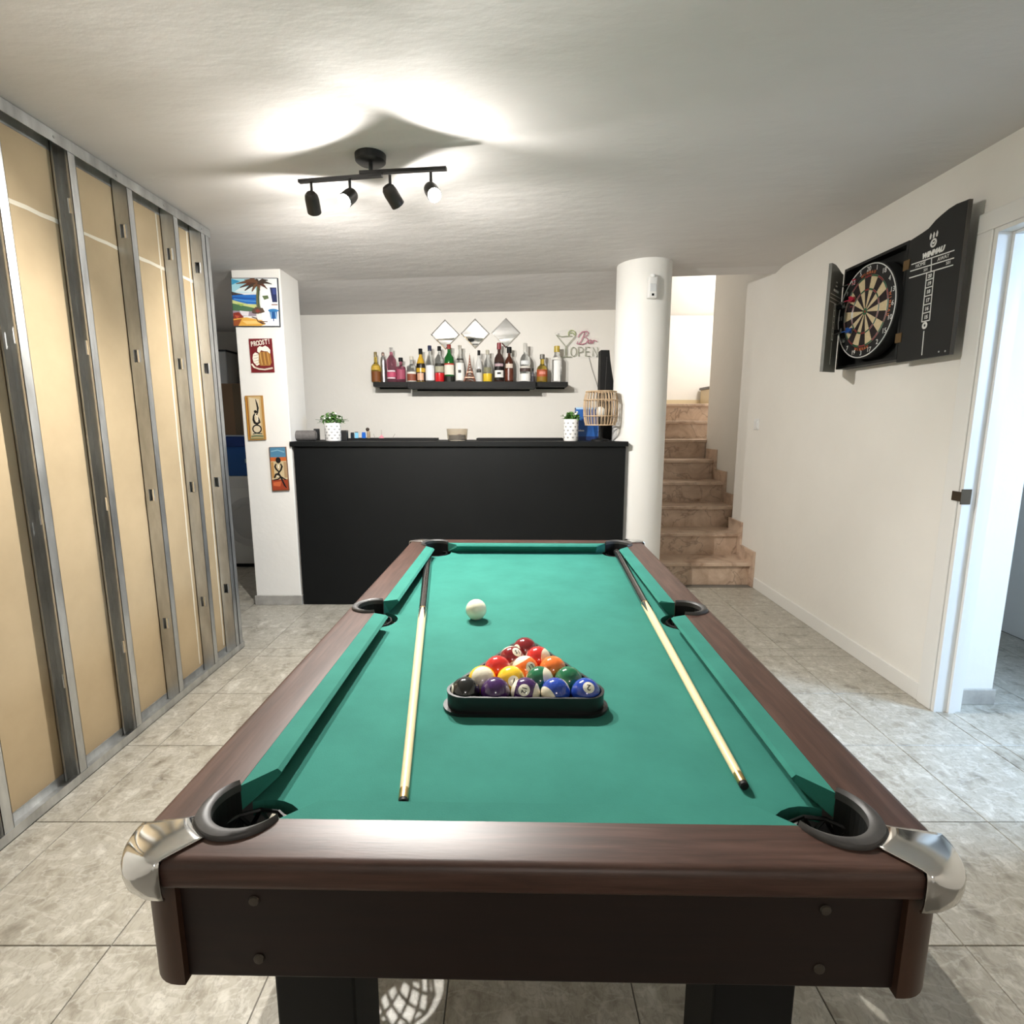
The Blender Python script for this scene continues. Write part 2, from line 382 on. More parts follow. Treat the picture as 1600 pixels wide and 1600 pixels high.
mb.box(PB - .002, PX + .003, .95, 3.03, PT, PT + .002).box(PX + .001, PX + .003, .95, 3.03, PT - .038, PT).box(PB - .003, PB - .001, .95, 3.03, PT - .038, PT)
mb.build('top_track', M_galv, part_)
mb = MB(); mb.box(PB - .002, PX + .003, .95, 3.03, .0, .003).box(PX + .001, PX + .003, .95, 3.03, 0, .036).box(PB - .003, PB - .001, .95, 3.03, 0, .036)
mb.build('bottom_track', M_galv, part_)
for k in range(7):
    yy = 1.15 + k * .30
    MB().cyl((PX + .003, yy, PT - .02), (PX + .0055, yy, PT - .02), .005, n=8).build('screw', M_steel, part_)
by = [.92, 1.52, 2.75, 3.035]
for a, b in zip(by[:-1], by[1:]):
    MB().box(PB - .0165, PB - .004, a + .001, b - .001, .012, 2.012).build('gypsum_board', M_gyp, part_)
    MB().box(PB - .0165, PB - .004, a + .001, b - .001, 2.018, PT).build('gypsum_board', M_gyp, part_)
def wob(y0, y1, z, h, n=40):
    up = [(y0 + (y1 - y0) * i / n, z + h * (.5 + .35 * random.random())) for i in range(n + 1)]
    dn = [(y0 + (y1 - y0) * i / n, z - h * (.5 + .5 * random.random())) for i in range(n, -1, -1)]
    return up + dn
MB().prism(wob(.93, 3.03, 2.015, .010), PB - .006, PB - .0032, lambda a, b, c: (c, a, b)).build('joint_compound', M_comp, part_)
MB().prism([(b, a) for a, b in wob(.05, PT - .02, 2.690, .006, 60)], PB - .006, PB - .0030, lambda a, b, c: (c, a, b)).build('joint_compound', M_comp, part_)
MB().prism([(b, a) for a, b in wob(.05, PT - .02, 2.93, .006, 60)], PB - .006, PB - .0030, lambda a, b, c: (c, a, b)).build('joint_compound', M_comp, part_)
# back boards of the partition's far side and end cap
MB().box(-1.76, -1.70, .9, 3.03, 0, PT).build('far_side_board', M_gyp, part_)

# ------------------------------------------------------------------ stairs
st = thing('stairs', 'pinkish veined marble stairs rising behind the round column', 'stairs', (0, 0, 0), kind='structure')
SD0, SR, SG = 4.25, .188, .27
for k in range(1, 9):
    y0 = SD0 + (k - 1) * SG; x1 = XR if k <= 2 else (1.983 if k <= 5 else 2.30)
    yend = y0 + SG + .02 if k < 8 else 6.98
    xr = x1 if k < 8 else 3.18
    if k == 8: x1 = 3.18
    MB().box(1.052, x1, y0 + .012, y0 + .03, (k - 1) * SR + .0, k * SR - .03).build('riser', M_marble, st)
    spl = 1.052 + (x1 - 1.052) * (.30 + .5 * random.random())
    MB().bbox(1.052, x1, y0 - .016, yend, k * SR - .03, k * SR, bev=.006).build('tread', M_marble2, st)
    if k <= 5:
        xs = XR if k <= 1 else 1.985
        if k == 2: xs = XR
        mbk = MB().box(xs - .018, xs - .001, y0 - .055, y0 + .02, (k - 1) * SR, k * SR + .10).box(xs - .018, xs - .001, y0 + .02, y0 + SG - .055, k * SR, k * SR + .10)
        mbk.build('skirting', M_marble2, st)
    MB().box(1.06, x1 - .004 if k != 8 else 3.1, y0 + .03, y0 + SG + (.0 if k < 8 else .4), 0, k * SR - .03).build('core', M_wall, st)
# the turning flight going off to the right at the top
MB().box(2.36, 2.70, 6.2, 6.96, 8 * SR, 8 * SR + .19).build('riser', mat('cream_marble', (.66, .55, .36), .4), st)
MB().bbox(2.34, 2.70, 6.18, 6.96, 8 * SR + .19, 8 * SR + .22, bev=.005).build('tread', mat('dark_stone', (.12, .115, .11), .5), st)
MB().box(1.06, 3.18, 6.965, 6.995, 8 * SR, 8 * SR + .075).build('skirting', mat('cream_marble', (.66, .55, .36), .4), st)

# ================================================================== pool table
TX, TY, TROT = .047, 1.4685, radians(-1.05)
pt = thing('pool_table', 'dark wooden pool table with green cloth and chrome corners', 'pool table', (TX, TY, 0), TROT)
HW, HL, ZT, ZB = .508, .908, .785, .745
IX, IY = .4235, .8335                  # inner wood edge
CPX, CPY, PR = .387, .807, .052        # corner pocket
SPX, SPR = .436, .047                  # side pocket
def mirror(poly, sx, sy):
    p = [(a * sx, b * sy) for a, b in poly]; return p[::-1] if sx * sy < 0 else p
def slab(poly, z0, z1, bev, name, m, smooth=True):
    bm = bmesh.new(); vs = [bm.verts.new((a, b, z1)) for a, b in poly]; f = bm.faces.new(vs)
    r = bmesh.ops.extrude_face_region(bm, geom=[f]); nv = [g for g in r['geom'] if isinstance(g, bmesh.types.BMVert)]
    for v in nv: v.co.z = z0
    bmesh.ops.recalc_face_normals(bm, faces=bm.faces)
    if bev:
        es = [e for e in bm.edges if all(abs(v.co.z - z1) < 1e-6 for v in e.verts) and (all(abs(abs(v.co.x) - HW) < 1e-5 for v in e.verts) or all(abs(abs(v.co.y) - HL) < 1e-5 for v in e.verts))]
        es += [e for e in bm.edges if all(abs(v.co.z - z0) < 1e-6 for v in e.verts) and (all(abs(abs(v.co.x) - HW) < 1e-5 for v in e.verts) or all(abs(abs(v.co.y) - HL) < 1e-5 for v in e.verts))]
        bmesh.ops.bevel(bm, geom=es, offset=bev, segments=4, affect='EDGES', profile=.5)
    return MB().bm(bm).build(name, m, pt, smooth=smooth)
# end rails: from the mitre under the chrome cap, round the pocket, along the cushion
A_, B_ = (-HW, -HL + .055), (-HW + .058, -HL)
ap = (-.432, -.852)
def cpt(a): return (-CPX + PR * cos(a), -CPY + PR * sin(a))
a_end = -math.asin((IY - CPY) / PR)                         # where the circle meets the end rail's inner edge
a_side = pi - math.acos((IX - CPX) / PR)
half = [B_, ap] + [cpt(-3 * pi / 4 + (a_end + 3 * pi / 4) * i / 8) for i in range(9)]
endp = half + [(-a, b) for a, b in half[::-1]]
for sy in (1, -1): slab(mirror(endp, 1, sy), .744, ZT, .012, 'end_rail', M_wood)
sa0 = math.acos((SPX - IX) / SPR)
side = [A_] + [(-HW, HL - .055), (-.432, .852)] + [(cpt(a)[0], -cpt(a)[1]) for a in [-3 * pi / 4 - (-3 * pi / 4 + 2 * pi - a_side) * i / 8 for i in range(9)]]
mid = [(-SPX + SPR * cos(a), SPR * sin(a)) for a in [sa0 + (2 * pi - 2 * sa0) * i / 14 for i in range(15)]]
side += mid + [(a, -b) for a, b in side[2:][::-1]]
for sx in (1, -1): slab(mirror(side, sx, 1), .744, ZT, .012, 'side_rail', M_woody)
# slate bed with pocket cut-outs
bed = []
bx, by_ = IX + .01, IY + .01
c0 = arc(-CPX - .004, -CPY - .004, .066, -.42, pi / 2 + .42, 10)
bed += [(a, b) for a, b in c0[::-1]]                        # corner (-,-) going from side to end
cs = [(-SPX + .063 * cos(a), .063 * sin(a)) for a in [-1.35 + 2.7 * i / 10 for i in range(11)]]
q1 = c0[::-1]                                              # (-,-)
q2 = [(-a, b) for a, b in c0]                               # (+,-)
q3 = [(-a, -b) for a, b in c0[::-1]]                        # (+,+)
q4 = [(a, -b) for a, b in c0]                               # (-,+)
bed = q1 + q2 + [(-a, b) for a, b in cs] + q3 + q4 + [(a, b) for a, b in cs[::-1]]
bedo = slab(bed, ZB - .022, ZB, 0, 'bed_cloth', M_cloth, smooth=False)
# cushions
CD = .042
def cushion(p_back0, p_back1, p_nose0, p_nose1, inward):
    ux, uy = inward; zt = ZT - .0005
    def sec(pb, pn):
        return [(pb[0], pb[1], zt), (pn[0] - ux * .006, pn[1] - uy * .006, zt + .0005), (pn[0], pn[1], zt - .005), (pn[0] - ux * .004, pn[1] - uy * .004, zt - .012), (pn[0] - ux * .030, pn[1] - uy * .030, ZB + .001), (pb[0], pb[1], ZB + .001)]
    a, b = sec(p_back0, p_nose0), sec(p_back1, p_nose1); n = 6
    mb = MB().add(a + b, [tuple(range(n)), tuple(range(2 * n - 1, n - 1, -1))] + [(i, n + i, n + (i + 1) % n, (i + 1) % n) for i in range(n)])
    mb.build('cushion', M_cloth, pt)
ex = CPX - PR * cos(a_end) - .002
for s in (-1, 1): cushion((-ex, s * IY), (ex, s * IY), (-ex + .042, s * (IY - CD)), (ex - .042, s * (IY - CD)), (0, -s))
ey = CPY - PR * sin(a_side) - .001
for s in (-1, 1):
    for q in (-1, 1):
        cushion((s * IX, q * ey), (s * IX, q * .050), (s * (IX - CD), q * (ey - .040)), (s * (IX - CD), q * .066), (-s, 0))
# pocket collars, liners and nets
def collar(cx, cy, a0, a1, r, wmax, n=28):
    rows = []
    for i in range(n + 1):
        t_ = i / n; a = a0 + (a1 - a0) * t_; w_ = wmax * (.22 + .78 * min(1, 2.6 * min(t_, 1 - t_)) ** .8)
        prof = [(r - .002, ZT - .007), (r - .002, ZT + .004), (r + .0015, ZT + .0075), (r + w_ * .5, ZT + .0085), (r + w_ - .002, ZT + .0065), (r + w_, ZT + .003), (r + w_, ZT - .002), (r + .001, ZT - .007)]
        rows.append([(cx + q * cos(a), cy + q * sin(a), z) for q, z in prof])
    mb = MB().grid(rows, closed=True); k = len(rows[0])
    mb.f.append(tuple(range(k))); mb.f.append(tuple(range(n * k + k - 1, n * k - 1, -1)))
    return mb.build('pocket_collar', M_collar, pt, smooth=True)
def net(cx, cy, r, col):
    mb = MB(); n = 11; rows = []
    zs = [ZB - .004, ZB - .028, ZB - .052, ZB - .076, ZB - .094]; rs = [r, r * .99, r * .93, r * .80, r * .55]
    for z, q, k in zip(zs, rs, range(5)):
        rows.append([Vector((cx + q * cos(2 * pi * (i + .5 * (k % 2)) / n), cy + q * sin(2 * pi * (i + .5 * (k % 2)) / n), z)) for i in range(n)])
    for k in range(4):
        for i in range(n):
            j = (i + 1) % n if k % 2 else (i - 1) % n
            mb.cyl(rows[k][i], rows[k + 1][i], .0030, n=4, caps=False); mb.cyl(rows[k][i], rows[k + 1][j], .0030, n=4, caps=False)
    for i in range(n): mb.cyl(rows[4][i], (cx, cy, ZB - .106), .0022, n=4, caps=False)
    mb.tube(rows[0], .003, 6, True)
    o = mb.build('pocket_net', M_blkplastic, col); return o
for sx in (-1, 1):
    for sy in (-1, 1):
        a0, a1 = (-.60, -pi - .92)
        c = collar(-CPX, -CPY, a_end + .02, a_side - 2 * pi - .02, PR, .0175)
        if sx > 0 or sy > 0:
            c.data.transform(Matrix.Diagonal((-sx, -sy, 1, 1)))
            if sx * sy < 0: c.data.flip_normals()
        net(sx * (CPX + .006), sy * (CPY + .006), .052, c)
        cx, cy = sx * CPX, sy * CPY; mid_a = atan2(sy, sx); sw_ = (a_end - (a_side - 2 * pi)) / 2; q0 = (a_end + a_side - 2 * pi) / 2 + 3 * pi / 4
        angs = [mid_a + (q0 if sx * sy > 0 else -q0) + sw_ * (-1 + 2 * i / 24) * 1.0 for i in range(25)]
        rows = [[(cx + r_ * cos(d), cy + r_ * sin(d), z) for d in angs] for r_, z in ((PR - .0015, ZB - .05), (PR - .0015, ZT - .004), (PR + .0005, ZT - .004), (PR + .0005, ZB - .05), (PR - .0015, ZB - .05))]
        MB().grid(rows).build('liner', M_black, c)
        if sy < 0:
            d = mid_a + (1.30 if sx < 0 else -1.30)
            p = Vector((cx + .049 * cos(d), cy + .049 * sin(d), ZT - .014)); tdir = Vector((-sin(d), cos(d), 0)); nin = Vector((-cos(d), -sin(d), 0))
            mb = MB(); a, b = p - tdir * .009, p + tdir * .009
            mb.add([a, b, b + Vector((0, 0, .014)), a + Vector((0, 0, .014)), a + nin * .001, b + nin * .001, b + nin * .001 + Vector((0, 0, .014)), a + nin * .001 + Vector((0, 0, .014))],
                   [(0, 1, 2, 3), (4, 7, 6, 5), (0, 4, 5, 1), (1, 5, 6, 2), (2, 6, 7, 3), (3, 7, 4, 0)])
            tag(mb.build('tag', M_white, c), 'small white tag')
    cs_ = collar(-SPX, 0, sa0 + .02, 2 * pi - sa0 - .02, SPR, .0155)
    if sx > 0: cs_.data.transform(Matrix.Diagonal((-1, 1, 1, 1))); cs_.data.flip_normals()
    net(sx * SPX, 0, .046, cs_)
    rows = [[(sx * (SPX + q * cos(d)), q * sin(d), z) for d in [(-pi + sa0) + (2 * pi - 2 * sa0) * i / 18 for i in range(19)]] for q, z in ((.0458, ZB - .006), (.0458, ZT - .004), (.0475, ZT - .004), (.0475, ZB - .006), (.0458, ZB - .006))]
    MB().grid(rows).build('liner', M_black, cs_)
# chrome corner caps
def cap(sx, sy):
    inner = [Vector((-.449, -.835)), Vector((-.415, -.869))]
    R = .060; cc = Vector((-HW + R, -HL + R)); n = 14; rows = []
    for i in range(n + 1):
        s = i / n; ang = pi + (pi / 2) * s
        o = cc + Vector((cos(ang), sin(ang))) * R; nd = Vector((cos(ang), sin(ang)))
        i0 = inner[0].lerp(inner[1], s); bul = sin(pi * s)
        col = []
        for t_ in (0, .25, .5, .75, .93):
            p = i0.lerp(o, t_); col.append((p.x, p.y, ZT + .0025 + .003 * bul * sin(pi * t_)))
        ov = .004 + .010 * bul
        for k, (d, z) in enumerate(((.35, .0), (.75, -.006), (1.0, -.016), (1.0, -.030), (.85, -.042), (.45, -.050), (-.2, -.054))):
            p = o + nd * (ov * d); col.append((p.x, p.y, ZT + .002 + z))
        rows.append(col)
    mb = MB().grid(rows)
    mb.v = [(x * -sx, y * -sy, z) for x, y, z in mb.v]
    me = mb.mesh('corner_cap', False); me.polygons.foreach_set('use_smooth', [True] * len(me.polygons)); me.materials.append(M_chrome)
    o = place('corner_cap', me, pt)
    sol = o.modifiers.new('thickness', 'SOLIDIFY'); sol.thickness = .003; sol.offset = 0
    return o
for sx in (-1, 1):
    for sy in (-1, 1): cap(sx, sy)
# body: aprons, rounded corner posts, legs
ZA = .603
for s in (-1, 1):
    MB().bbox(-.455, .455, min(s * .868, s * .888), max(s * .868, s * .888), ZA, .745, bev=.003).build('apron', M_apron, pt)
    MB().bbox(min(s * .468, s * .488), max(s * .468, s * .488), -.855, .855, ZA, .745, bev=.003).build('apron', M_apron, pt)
    for q in (-1, 1):
        R = .045; X, Y = .497, .897
        poly = [(X - .055, Y), (X - R, Y)] + arc(X - R, Y - R, R, pi / 2, 0, 8)[1:] + [(X, Y - .055), (X - .03, Y - .055), (X - .03, Y - .03), (X - .055, Y - .03)]
        bm = bmesh.new(); f = bm.faces.new([bm.verts.new((a * s, b * q, ZA - .003)) for a, b in poly])
        r_ = bmesh.ops.extrude_face_region(bm, geom=[f])
        for g in r_['geom']:
            if isinstance(g, bmesh.types.BMVert): g.co.z = .744
        bmesh.ops.recalc_face_normals(bm, faces=bm.faces)
        MB().bm(bm).build('corner_post', noisy('corner_post_wood', [(.3, (.032, .014, .007)), (.7, (.060, .026, .014))], 6, 6, .42, stretch=(8, 8, 1)), pt, smooth=True)
        xl = s * .355; yl = q * .662
        lg = MB().bbox(xl - .065, xl + .065, yl - .065, yl + .065, .012, ZA + .03, bev=.004).build('leg', M_black, pt)
        MB().lathe([(.03, 0), (.032, .004), (.03, .013)], (xl, yl, 0), 16).build('foot', M_blkplastic, lg)
    for bxp, bz in ((-.35, .716), (.35, .716), (-.35, .632), (.35, .632)):
        MB().lathe([(.001, .003), (.006, .0022), (.007, 0)], (0, 0, 0), 12).build('bolt', mat('dull_bolt', (.10, .085, .07), .45, .7), pt, True).matrix_local = Matrix.Translation((bxp, s * .889, bz)) @ Matrix.Rotation(s * -pi / 2, 4, 'X')
MB().box(-.34, .34, -.72, .72, ZB - .05, ZB - .023).build('underframe', M_black, pt)

# ------------------------------------------------------------------ balls, rack, cues
def T2W(p): return Matrix.Translation((TX, TY, 0)) @ Matrix.Rotation(TROT, 4, 'Z') @ Vector(p)
BR = .0291
ball_me = None
def ball_mat(name, col, stripe):
    if not stripe: return mat(name, col, .12, coat=.6)
    m = mat(name, col, .12, coat=.6); n, l, b = nodes(m)
    tc = n.new('ShaderNodeTexCoord'); sx = n.new('ShaderNodeSeparateXYZ'); l.new(tc.outputs['Object'], sx.inputs[0])
    ab = n.new('ShaderNodeMath'); ab.operation = 'ABSOLUTE'; l.new(sx.outputs[2], ab.inputs[0])
    gt = n.new('ShaderNodeMath'); gt.operation = 'GREATER_THAN'; gt.inputs[1].default_value = BR * .62; l.new(ab.outputs[0], gt.inputs[0])
    mx = n.new('ShaderNodeMix'); mx.data_type = 'RGBA'; mx.inputs[6].default_value = (*col, 1); mx.inputs[7].default_value = (.78, .72, .56, 1)
    l.new(gt.outputs[0], mx.inputs[0]); l.new(mx.outputs[2], b.inputs['Base Color']); return m
BC = {1: (.85, .52, .03), 2: (.012, .05, .33), 3: (.52, .025, .02), 4: (.045, .012, .085), 5: (.78, .17, .03), 6: (.012, .13, .055), 7: (.20, .012, .015), 8: (.010, .010, .010)}
BN = {1: 'yellow', 2: 'blue', 3: 'red', 4: 'purple', 5: 'orange', 6: 'green', 7: 'maroon', 8: 'black', 9: 'yellow', 10: 'blue', 11: 'red', 12: 'dark purple', 13: 'orange', 14: 'green', 15: 'maroon'}
M_ivory = mat('ivory_disc', (.82, .78, .66), .15, coat=.5); M_ink = mat('ink', (.01, .01, .01), .3)
def pool_ball(num, loc, faced, roll, label, axis_tilt=None):
    """faced: direction (world) in which the number disc looks; roll: turn of the figure"""
    o = thing('pool_ball', label, 'ball', loc, 0, 'racked pool balls')
    stripe = num > 8; c = BC[num - 8 if stripe else num]
    f = Vector(faced).normalized()
    # ball's local frame: +X is the disc direction, the stripe runs round Z
    pv = Vector(roll); pv = (pv - f * pv.dot(f)).normalized(); side_ = pv.cross(f)
    R = Matrix((f, side_, pv)).transposed()
    body = MB().sphere((0, 0, 0), BR, 40, 24).build('ball_body', ball_mat('ball_%d' % num, c, stripe), o, True)
    body.matrix_local = R.to_4x4()
    rows = [[(BR * 1.002 * cos(a), BR * 1.002 * sin(a) * cos(t), BR * 1.002 * sin(a) * sin(t)) for t in [2 * pi * i / 24 for i in range(24)]] for a in (.001, .14, .27, .40)]
    d = MB().grid(rows, closed=True).build('number_disc', M_ivory, body, True)
    for side2 in (1, -1):
        me = text_mesh(str(num), .0165 if num < 10 else .0135, .0, bold=.0003)
        bm = bmesh.new(); bm.from_mesh(me); bmesh.ops.subdivide_edges(bm, edges=bm.edges[:], cuts=2, use_grid_fill=True); bmesh.ops.triangulate(bm, faces=bm.faces)
        for v in bm.verts: 
            q = Vector((BR, v.co.x, v.co.y)).normalized() * BR * 1.006; v.co = q
        bm.to_mesh(me); bm.free(); me.materials.clear(); me.materials.append(M_ink)
        if side2 == 1: place('number', me, body)
    return o
SP = .0594
rows = [[8, 4, 12, 10, 2], [9, 1, 14, 6], [3, 13, 5], [15, 11], [7]]
RX, RY = -.012 + .0, -.468
UP = (0, .3, 1)
faces = {8: ((-1, -.25, .25), UP), 4: ((.3, .6, -.6), UP), 12: ((-.12, -.80, .60), (1, -.1, -.25)), 10: ((.1, .2, -.95), (-.76, -.64, .05)), 2: ((.10, -.62, .72), (-.2, -.3, -.9)),
         9: ((.75, -.35, -.55), (.15, -.75, .65)), 1: ((.20, -.90, .36), (.3, .2, 1)), 14: ((.35, .9, -.1), (.88, -.30, .35)), 6: ((.85, -.4, -.15), UP), 3: ((.25, -.7, -.62), UP), 13: ((.42, -.72, .52), (-.55, .40, .80)),
         5: ((.6, .6, .1), UP), 15: ((.42, -.40, .80), (.45, -.85, -.35)), 11: ((.45, .85, -.2), (.82, -.45, .25)), 7: ((-.72, -.60, .32), (.3, .4, 1))}
lab = {8: 'black pool ball at the left end of the front row', 4: 'solid purple pool ball second in the front row', 12: 'dark striped pool ball with upturned number at the centre of the front row',
       10: 'blue striped pool ball fourth in the front row', 2: 'solid blue pool ball at the right end of the front row', 9: 'yellow and cream striped pool ball behind the black one',
       1: 'solid yellow pool ball in the second row', 14: 'green striped pool ball beside the yellow one', 6: 'solid green pool ball at the right of the second row',
       3: 'solid red pool ball at the left of the middle row', 13: 'orange striped pool ball showing its number in the middle row', 5: 'solid orange pool ball at the right of the middle row',
       15: 'maroon striped pool ball just in front of the apex', 11: 'red and cream striped pool ball just in front of the apex', 7: 'solid maroon pool ball at the apex of the rack'}
for j, rw in enumerate(rows):
    for i, nmb in enumerate(rw):
        p = T2W((RX + (i - (len(rw) - 1) / 2) * SP, RY + j * SP * .866 * .985, ZB + BR + .0005))
        f, r_ = faces[nmb]; pool_ball(nmb, p, f, r_, lab[nmb])
p = at_z(744, 953, ZB + BR)
cbal = MB().sphere((0, 0, 0), BR * 1.02, 40, 24).build('cue_ball', mat('cue_ball_resin', (.82, .77, .60), .12, coat=.6), smooth=True, loc=(p.x, p.y, ZB + BR * 1.02 + .0005))
tag(cbal, 'plain cream cue ball lying behind the racked balls', 'ball')
# triangle rack
def tri(off):
    R = BR + off; cx = RX; h = SP * .866 * .985 * 4
    pts = [(-2 * SP, 0), (2 * SP, 0), (0, h)]; out = []
    angs = [(-pi / 2 - 2 * pi / 3, -pi / 2), (-pi / 2, pi / 6), (pi / 6, pi - pi / 6)]
    for (x, y), (a0, a1) in zip(pts, angs): out += arc(x, y, R, a0, a1, 10)
    return out
rk = thing('triangle_rack', 'black plastic triangle rack round the pool balls', 'ball rack', T2W((RX, RY, ZB)), TROT)
def ring(o0, o1, z0, z1, name):
    i_, u_ = tri(o0), tri(o1); n = len(i_)
    rws = [[(a, b, z0) for a, b in i_], [(a, b, z1) for a, b in i_], [(a, b, z1) for a, b in u_], [(a, b, z0) for a, b in u_], [(a, b, z0) for a, b in i_]]
    return MB().grid(rws, closed=True).build(name, M_blkplastic, rk, True)
ring(.002, .006, .006, .034, 'rack_wall'); ring(.002, .0145, .0005, .006, 'base_flange'); ring(.0015, .007, .034, .0365, 'top_bead')
# cues
def cue(p_butt, p_tip, label, tipc):
    d = Vector(p_tip) - Vector(p_butt); L = d.length
    o = thing('pool_cue', label, 'cue', p_butt, 0, 'pool cues on the table'); q = d.to_track_quat('X', 'Z'); o.rotation_mode = 'QUATERNION'; o.rotation_quaternion = q
    def seg(name, pts, m):
        mb = MB(); n = 16; rows = [[(x, r * cos(2 * pi * i / n), r * sin(2 * pi * i / n)) for i in range(n)] for x, r in pts]; mb.grid(rows, closed=True)
        mb.f.append(tuple(range(n))); mb.f.append(tuple(range(len(rows) * n - 1, (len(rows) - 1) * n - 1, -1))); return mb.build(name, m, o, True)
    seg('butt', [(0, .0125), (.004, .0142), (.02, .0145), (L * .44, .0118)], mat('cue_butt_lacquer', (.018, .015, .014), .18, coat=.5))
    seg('bumper', [(-.012, .010), (-.010, .0125), (0, .0125)], M_black)
    seg('shaft', [(L * .44, .0117), (L * .5, .0112), (L - .03, .0072)], M_maple)
    # four dark points reaching into the shaft
    mb = MB()
    for k in range(4):
        a = pi / 4 + k * pi / 2; rr = .0122
        def q_(x, da, r=rr): return (x, r * cos(a + da), r * sin(a + da))
        mb.add([q_(L * .438, -.6), q_(L * .438, .0, rr + .0004), q_(L * .438, .6), q_(L * .50, 0, .0116)], [(0, 1, 3), (1, 2, 3), (0, 3, 2), (0, 2, 1)])
    mb.build('points', mat('cue_butt_lacquer', (0, 0, 0)), o)
    seg('joint_ring', [(L * .436, .0121), (L * .441, .0121)], M_brass)
    seg('ferrule', [(L - .03, .0075), (L - .008, .0072)], tipc)
    seg('tip', [(L - .008, .0068), (L - .002, .0066), (L, .0045)], M_black)
    return o
b0, t0 = at_z(669, 869, ZB + .016), at_z(629.5, 1256, ZB + .0085)
cue((b0.x, b0.y, ZB + .0152), (t0.x, t0.y, ZB + .0085), 'pool cue lying along the left cushion with pale shaft and brass ferrule', M_brass)
b0, t0 = at_z(964, 864, ZB + .016), at_z(1164, 1230, ZB + .0085)
cue((b0.x, b0.y, ZB + .0175), (t0.x, t0.y, ZB + .0085), 'pool cue lying aslant on the right with its butt over the far pocket', M_brass)

# ================================================================== ceiling spot lamp
cz0 = ceil_z(-.55, 2.3)
lp = thing('ceiling_spotlight', 'black ceiling lamp with four adjustable spots on twisted bars', 'lamp', (-.549, 2.305, cz0))
MB().lathe([(.001, -.030), (.050, -.030), (.058, -.024), (.060, 0)], n=32).build('ceiling_plate', M_blkplastic, lp, True)
RZ = -.075
MB().cyl((0, 0, -.03), (0, 0, RZ), .008).build('stem', M_blkplastic, lp, True)
ang1, ang2 = radians(170.5), radians(-6.5)
E1 = Vector((cos(ang1) * .305, sin(ang1) * .305, RZ)); E2 = Vector((cos(ang2) * .300, sin(ang2) * .300, RZ))
def bar(e, o_, name):
    d = Vector((e.x, e.y, 0)).normalized(); s_ = Vector((-d.y, d.x, 0)) * .0095; mb = MB(); a = Vector((0, 0, RZ)) - d * .045
    vs = []
    for p in (a, e):
        for sx, z in ((-1, -.006), (1, -.006), (1, .006), (-1, .006)): vs.append(p + s_ * sx + Vector((0, 0, z + o_)))
    mb.add(vs, [(0, 1, 2, 3), (4, 7, 6, 5), (0, 4, 5, 1), (1, 5, 6, 2), (2, 6, 7, 3), (3, 7, 4, 0)]); mb.build(name, M_blkplastic, lp)
bar(E1, 0, 'bar'); bar(E2, .0125, 'bar')
def head(base_, direction, lit):
    b = Vector(base_); d = Vector(direction).normalized()
    piv = b + Vector((0, 0, -.062))
    MB().cyl(b, piv, .0055).build('rod', M_blkplastic, lp, True)
    n = 24; u, v = MB().frame((0, 0, 0), d)
    def sweep(prof):
        rows = [[piv + d * z + (u * cos(2 * pi * i / n) + v * sin(2 * pi * i / n)) * r for i in range(n)] for r, z in prof]
        return MB().grid(rows, closed=True)
    h = sweep([(.0005, -.028), (.017, -.026), (.025, -.016), (.0275, 0), (.0275, .052), (.0262, .053), (.0255, .046), (.0005, .044)]).build('spot_head', noisy('lamp_black', [(.3, (.02, .018, .016)), (.7, (.03, .027, .024))], 20, 3, .45), lp, True)
    bl = sweep([(.0235, .047), (.0235, .0485), (.0005, .0500)]).build('bulb', mat('bulb_glow', (1, .97, .9), .4, emit=(1, .95, .86), estr=60.0), h, True)
    return piv, d
def hb(px, py):      # point on the bar below a pixel column
    p = at_z(px, py, cz0 + RZ); return Vector((p.x, p.y, cz0 + RZ)) - Vector((-.549, 2.305, cz0))
LO = Vector((-.549, 2.305, cz0))
heads = [((486, 283), (-.12, .72, -.60)), ((546, 277), (-.26, -.72, -.62)), ((609, 271), (.40, .62, -.62)), ((673, 267), (.32, -.70, -.60))]
for (hx, hy), d in heads:
    b = hb(hx, hy); b.z = RZ - .006
    piv, dd = head(b, d, True); src = LO + piv + dd * .060
    # the reflector's main beam, and the weak wide spill of the bulb's rim that grazes the ceiling
    light('spot_bulb_beam', 'SPOT', src, 84 if d[1] < 0 else 60, WARM, .007, aim((0, 0, 0), (d[0], d[1], d[2] - (.16 if d[1] < 0 else 0))), spot=radians(132 if d[1] < 0 else 142), blend=.85)
    light('spot_bulb_spill', 'SPOT', src, 5.5, WARM, .010, aim((0, 0, 0), (d[0] * 1.5, d[1], -.10)), spot=radians(166), blend=.35)

# ================================================================== bar counter and what stands on it
CT = 1.17
bc = thing('bar_counter', 'long matte black bar counter between pillar and column', 'bar counter', (-.36, 3.775, 0))
MB().bbox(-1.145, 1.145, 0, .018, 0, CT - .032, bev=.002).build('front_panel', M_blkpaint, bc)
MB().box(-1.145, -1.127, .018, .38, 0, CT - .032).build('side_panel', M_blkpaint, bc)
MB().box(1.127, 1.145, .018, .045, 0, CT - .032).build('side_panel', M_blkpaint, bc)
MB().box(-1.127, 1.07, .018, .36, .55, .57).build('inner_shelf', M_blkpaint, bc)
_n = [(1.158, -.02), (1.158, .043)] + [(1.272 + .19 * cos(a), .195 + .19 * sin(a)) for a in [radians(233 - 106 * i / 12) for i in range(13)]] + [(1.158, .42), (-1.165, .42), (-1.165, -.02)]
MB().prism(_n, CT - .032, CT).build('top', M_blkpaint, bc)
CY = 3.95
def cx_(px, Y=CY, z=CT): return at_y(px, 680, Y).x
